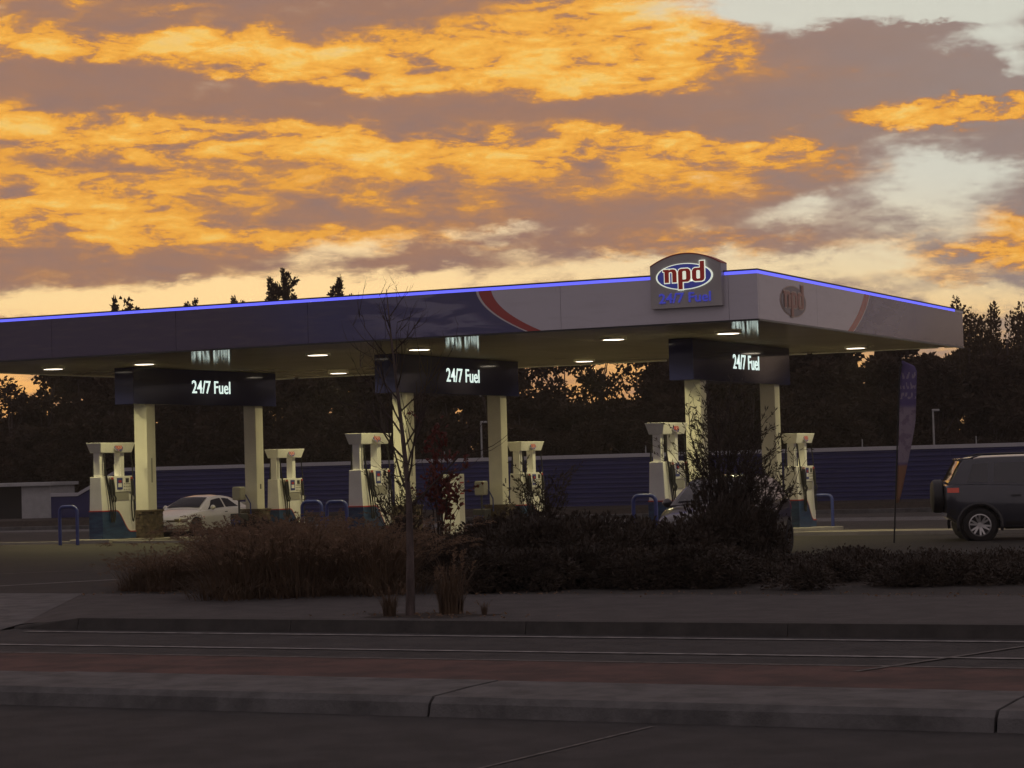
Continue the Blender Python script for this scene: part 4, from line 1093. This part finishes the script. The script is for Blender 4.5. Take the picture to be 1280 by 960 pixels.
tree('conifer_tree', 'thin conifer tip just showing over the canopy edge', conifer(34, 10.9, .0), (colx(246, 117), 117, -.6), 0, 1.0, 'conifer tips over the canopy edge')
tree('conifer_tree', 'thin conifer tip just showing over the canopy edge', conifer(35, 11.0, .1), (colx(292, 117), 117, -.6), 0, 1.0, 'conifer tips over the canopy edge')

# --- roadside bed
def grass_clump(seed, n, h, spread, plumes, upright=.35):
    r = random.Random(seed); mb = MB(); pb = MB()
    for i in range(n):
        a = r.uniform(0, 6.28); b = spread * .35 * math.sqrt(r.random()); base = Vector((b * math.cos(a), b * math.sin(a), 0))
        l = h * r.uniform(.55, 1.05); out = Vector((math.cos(a + r.uniform(-.8, .8)), math.sin(a + r.uniform(-.8, .8)), 0)) * l * r.uniform(.1, 1) * upright
        if upright > .5 and i >= n * .55: l *= r.uniform(.3, .75); out *= 1.1; base *= 1.6
        w = r.uniform(.006, .012); side = Vector((-out.y, out.x, 0)); side = side.normalized() * w if side.length > 1e-5 else Vector((w, 0, 0))
        k = len(mb.v); S = 4
        for j in range(S + 1):
            u = j / S; p = base + Vector((0, 0, l * (u - (.22 if i < n * .55 else .7) * u ** 3))) + out * u ** 1.7
            q = side * (1 - .9 * u); mb.v += [tuple(p + q), tuple(p - q)]
        for j in range(S): mb.f.append((k + 2 * j, k + 2 * j + 1, k + 2 * j + 3, k + 2 * j + 2))
        if i < plumes:              # feathery seed head
            tip = base + Vector((0, 0, l * .78)) + out; d = (Vector((0, 0, .5)) + out * .9).normalized()
            for q in range(26):
                u = q / 26; leaf(pb, tip + d * (.24 * u) - Vector((0, 0, .10 * u * u)), d * .9 + rvec(r) * .7, .075 * (1.15 - u), .013, r, .3)
    return raw_mesh(mb, 'blades', M_GRASS), (raw_mesh(pb, 'seed_heads', M_PLUME) if plumes else None)
GR = [grass_clump(600 + i, 330, 1.2, 1.3, 70, 1.05) for i in range(5)]
UP = [grass_clump(620 + i, 190, .85, .42, 14, .42) for i in range(2)]
def grass(label, v, loc, s, group):
    t = thing('ornamental_grass', label, 'grass', loc, rnd.uniform(0, 6.28), group); t.scale = (s, s, s * rnd.uniform(.9, 1.08))
    stuff(link('blades', v[0], t))
    if v[1]: stuff(link('seed_heads', v[1], t))
def bed_at(px, y): return Vector((colx(px, y), y, 0))
rg = random.Random(5)
for i in range(38):
    y = 31.0 + 4.6 * ((i * .618) % 1); px = 285 + (i / 37) * 215 + rg.uniform(-14, 14)
    grass('tall brown feathery grass clump in the roadside bed in front of the coupe', rg.choice(GR), bed_at(px, y), rg.uniform(.62, 1.08), 'tall feathery grasses')
for i in range(17):
    y = rg.uniform(33.0, 35.2); px = 165 + (i / 16) * 130 + rg.uniform(-10, 10)
    grass('low brown grass clump at the driveway end of the roadside bed', rg.choice(GR), bed_at(px, y), rg.uniform(.42, .62), 'low grasses by the driveway')
def shrub_mesh(seed, rx, h, n, l, w, m, lobes=14):
    r = random.Random(seed); mb = MB(); L = []
    for i in range(lobes):
        a = r.uniform(0, 6.28); b = rx * r.uniform(0, .72); u = r.random()
        L.append((Vector((b * math.cos(a), b * math.sin(a), h * (.12 + .68 * u * (1 - .4 * b / rx)))), rx * r.uniform(.22, .42)))
    for i in range(n):
        c, lr = r.choice(L); v = rvec(r); p = c + v * lr * r.random() ** .35
        if p.z < .02: continue
        leaf(mb, p, v + rvec(r) * .5 + Vector((0, 0, .4)), l * r.uniform(.6, 1.3), w * r.uniform(.6, 1.2), r)
    st = MB()
    for c, lr in L[:9]: st.tube([(0, 0, -.05), tuple(Vector((c.x * .4, c.y * .4, c.z * .5))), tuple(c)], [.018, .013, .006], 5)
    return raw_mesh(mb, 'crown', m), st.mesh('trunk', M_TWIG, 60)
SH = [shrub_mesh(700 + i, .75, .95, 2600, .085, .05, M_LEAF) for i in range(4)]
LOW = [shrub_mesh(720 + i, .8, .42, 2200, .07, .035, M_LEAF, 18) for i in range(3)]
def shrub(label, v, loc, s, group):
    t = thing('shrub', label, 'shrub', loc, rnd.uniform(0, 6.28), group); t.scale = s if isinstance(s, tuple) else (s,) * 3
    link('stems', v[1], t); link('foliage', v[0], t)
for px, y, s in ((290, 36.2, 1.1), (318, 36.0, 1.05), (335, 36.4, 1.0), (365, 36.5, 1.0)):
    shrub('dark broad leaved shrub behind the tall grasses near the coupe', rg.choice(SH), bed_at(px, y), s, 'dark shrubs behind the tall grasses')
for i in range(17):
    px = 505 + i * 22 + rg.uniform(-8, 8); y = rg.uniform(32.2, 34.8)
    if 548 < px < 588: s = .80
    else: s = rg.uniform(.92, 1.1) if px < 780 else 1.0
    shrub('dark dense shrub in the bed between the bare tree and the tall bush', rg.choice(SH), bed_at(px, y), (s * .95, s * .95, s), 'dense dark shrubs mid bed')
for i in range(16):
    px = 575 + i * 22 + rg.uniform(-8, 8); y = rg.uniform(30.6, 31.6)
    shrub('low dark shrub along the footpath edge of the bed', rg.choice(SH), bed_at(px, y), (.8, .8, .62), 'low shrubs along the footpath')
for i in range(30):
    px = 905 + i * 14 + rg.uniform(-8, 8); y = rg.uniform(29.5, 33.5) if px > 1000 else rg.uniform(31, 33)
    shrub('low clipped groundcover plant in the bed before the SUV and flag', rg.choice(LOW), bed_at(px, y), (1.0, 1.0, rg.uniform(.5, .8)), 'groundcover before the SUV')
for px, y, s in ((745, 34.6, 1.0), (785, 34.9, .95), (715, 35.2, 1.05), (600, 35, .95), (635, 34.6, 1.1), (680, 34.2, 1.1)):
    shrub('tall dark shrub at the back of the bed left of the hatchback', rg.choice(SH), bed_at(px, y), s, 'tall shrubs at the back of the bed')
def bush_mesh(seed, stems, h, spread, lv, ll, lw, m, start=.15, arch=.5, sub=7):
    r = random.Random(seed); st = MB(); lf_ = MB()
    for i in range(stems):
        a = r.uniform(0, 6.28); hh = h * r.uniform(.55, 1.0); o = spread * r.uniform(.15, 1.0)
        pts = []
        for j in range(9):
            u = j / 8; pts.append(Vector((math.cos(a) * o * u ** 1.3, math.sin(a) * o * u ** 1.3, hh * (u - arch * .22 * u ** 3))) + rvec(r) * .02 * j * .3)
        st.tube([tuple(p) for p in pts], [.014 * (1 - .8 * j / 8) for j in range(9)], 5)
        for q in range(sub):
            u = r.uniform(start, .97); k = min(7, int(u * 8)); b = pts[k].lerp(pts[k + 1], u * 8 - k); d = (pts[k + 1] - pts[k]).normalized() + rvec(r) * .75
            tip = b + d.normalized() * r.uniform(.18, .5) * (h / 2.4); st.tube([tuple(b), tuple((b + tip) / 2 + rvec(r) * .015), tuple(tip)], [.005, .004, .002], 4, False)
            for w in range(lv):
                p = b.lerp(tip, r.random()); leaf(lf_, p, (tip - b).normalized() + rvec(r) * .9, ll * r.uniform(.6, 1.3), lw, r)
    return raw_mesh(lf_, 'foliage', m), st.mesh('stems', M_TWIG, 60)
def bush(name, label, cat, v, loc, rz, s=1.0):
    t = thing(name, label, cat, loc, rz); t.scale = s if isinstance(s, tuple) else (s,) * 3
    link('stems', v[1], t); link('foliage', v[0], t)
bush('tall_bush', 'tall open bush with arching stems in front of the dark hatchback', 'bush', bush_mesh(801, 36, 3.25, .90, 11, .085, .020, M_LEAF2, .5), bed_at(895, 34.0), 0)
bush('tall_bush', 'spreading bush with arching stems right of the tall open bush', 'bush', bush_mesh(802, 38, 2.35, 1.25, 13, .085, .020, M_LEAF2, .3), bed_at(938, 34.3), 1)
for px, y, s in ((900, 34.5, 1.5), (912, 33.6, 1.5), (928, 33.8, 1.35), (902, 33.2, 1.3), (945, 34.2, 1.0)):
    shrub('dense dark shrub at the foot of the tall open bush', rg.choice(SH), bed_at(px, y), (s * .62, s * .62, s), 'dense shrubs under the tall bush')
bush('wispy_shrub', 'wispy twiggy shrub veiling the pump right of the white cabinet', 'shrub', bush_mesh(803, 24, 2.0, .62, 10, .07, .022, M_LEAF2, .25), bed_at(668, 34.2), 0)
bush('wispy_shrub', 'twiggy small leaved shrub behind the bare tree trunk', 'shrub', bush_mesh(804, 24, 2.15, .50, 8, .055, .022, M_LEAF2, .25), bed_at(500, 33.6), 2)
bush('red_shrub', 'slim shrub with dull red autumn leaves right of the bare tree', 'shrub', bush_mesh(805, 10, 2.85, .50, 8, .085, .06, M_LEAFRED, .45, .5, 8), bed_at(545, 34.0), 0)

# --- bare young street tree, cut into the footpath
def young_tree():
    r = random.Random(44); tk = MB(); tw = MB()
    H = 3.95
    stem = [Vector((.02 * math.sin(z * 1.3), .02 * math.cos(z), z)) for z in [H * i / 14 for i in range(15)]]
    for i, p in enumerate(stem): p.x += -.28 * max(0, i / 14 - .35) ** 1.2
    tk.tube([tuple(p) for p in stem], [.062 - .058 * (i / 14) ** .8 for i in range(15)], 9)
    def branch(b, d, l, rad, lev):
        pts = [b]; n = 5
        for j in range(n):
            d = (d + rvec(r) * .16 + Vector((0, 0, .13))).normalized(); pts.append(pts[-1] + d * l / n)
        tw.tube([tuple(p) for p in pts], [rad * (1 - .8 * j / n) for j in range(n + 1)], 5, False)
        if lev < 3:
            for q in range(4 if lev == 1 else 3):
                k = r.randint(1, n); branch(pts[k], (d + rvec(r) * .9).normalized(), l * r.uniform(.3, .55), rad * .5, lev + 1)
    for i in range(17):
        u = .33 + .62 * i / 17; k = min(13, int(u * 14)); b = stem[k].lerp(stem[k + 1], u * 14 - k)
        a = i * 2.4 + r.uniform(-.4, .4); up_ = .75 + .4 * u
        l = (1.05 - u) * 1.75 + .22
        branch(b, Vector((math.cos(a), math.sin(a), up_)).normalized(), l, .015 * (1.2 - u) + .003, 1)
    t = thing('street_tree', 'bare young street tree with thin upswept twigs growing from the footpath', 'tree', P(1.85, -18.5, 0))
    tk.build('trunk', M_TRUNK, t, smooth=60); tw.build('crown', M_TWIG, t, smooth=60)
young_tree()
grass('dry upright grass tuft at the right of the bare tree foot', UP[0], P(2.25, -18.2, 0), 1.0, None)
grass('short dry grass tuft at the left of the bare tree foot', UP[1], P(1.62, -18.6, 0), .55, None)
grass('very low grass tuft on the footpath right of the upright tuft', UP[1], P(2.75, -18.3, 0), .22, None)
pit = MB()
for i in range(14):
    a = 2 * math.pi * i / 14; q = 1 + .25 * math.sin(i * 2.3); p = P(2.05 + .85 * q * math.cos(a), -18.45 + .42 * q * math.sin(a), .004); pit.v.append(tuple(p))
pit.f.append(tuple(range(14))); structure(pit.build('tree_pit', M_SOIL))
# fallen leaves and chips along the bed edge
lt = MB(); rl = random.Random(9)
for i in range(420):
    a = rl.uniform(-5.5, 14); b = -14.75 + rl.gauss(0, .22) if i < 330 else -18.45 + rl.gauss(0, .25)
    if i >= 330: a = 2.1 + rl.gauss(0, .6)
    p = P(a, b, .012); leaf(lt, p, Vector((rl.uniform(-1, 1), rl.uniform(-1, 1), rl.uniform(0, .3))), rl.uniform(.02, .06), rl.uniform(.015, .04), rl)
lo_ = link('leaf_litter', raw_mesh(lt, 'leaf_litter', M_PLUME)); stuff(lo_); tag(lo_, 'fallen leaves and bark chips along the bed edge', 'leaf litter')

# ------------------------------------------------------------------ haze volume added as a warm lens-like veil, lifts the darks
hz = MB().box(-320, 320, -80, 420, -2.2, 16.0).build('haze', None)
hm_ = bpy.data.materials.new('haze'); hm_.use_nodes = True; ht = hm_.node_tree; ht.nodes.clear()
ho = ht.nodes.new('ShaderNodeOutputMaterial'); hv_ = ht.nodes.new('ShaderNodeVolumePrincipled')
hv_.inputs['Color'].default_value = (0.95, 0.86, 0.76, 1); hv_.inputs['Density'].default_value = 0.0005; hv_.inputs['Anisotropy'].default_value = 0.35
ht.links.new(hv_.outputs[0], ho.inputs['Volume'])
hz.data.materials.append(hm_); stuff(hz)
tag(hz, 'thin warm haze added over the whole place as a lens veil', 'haze')
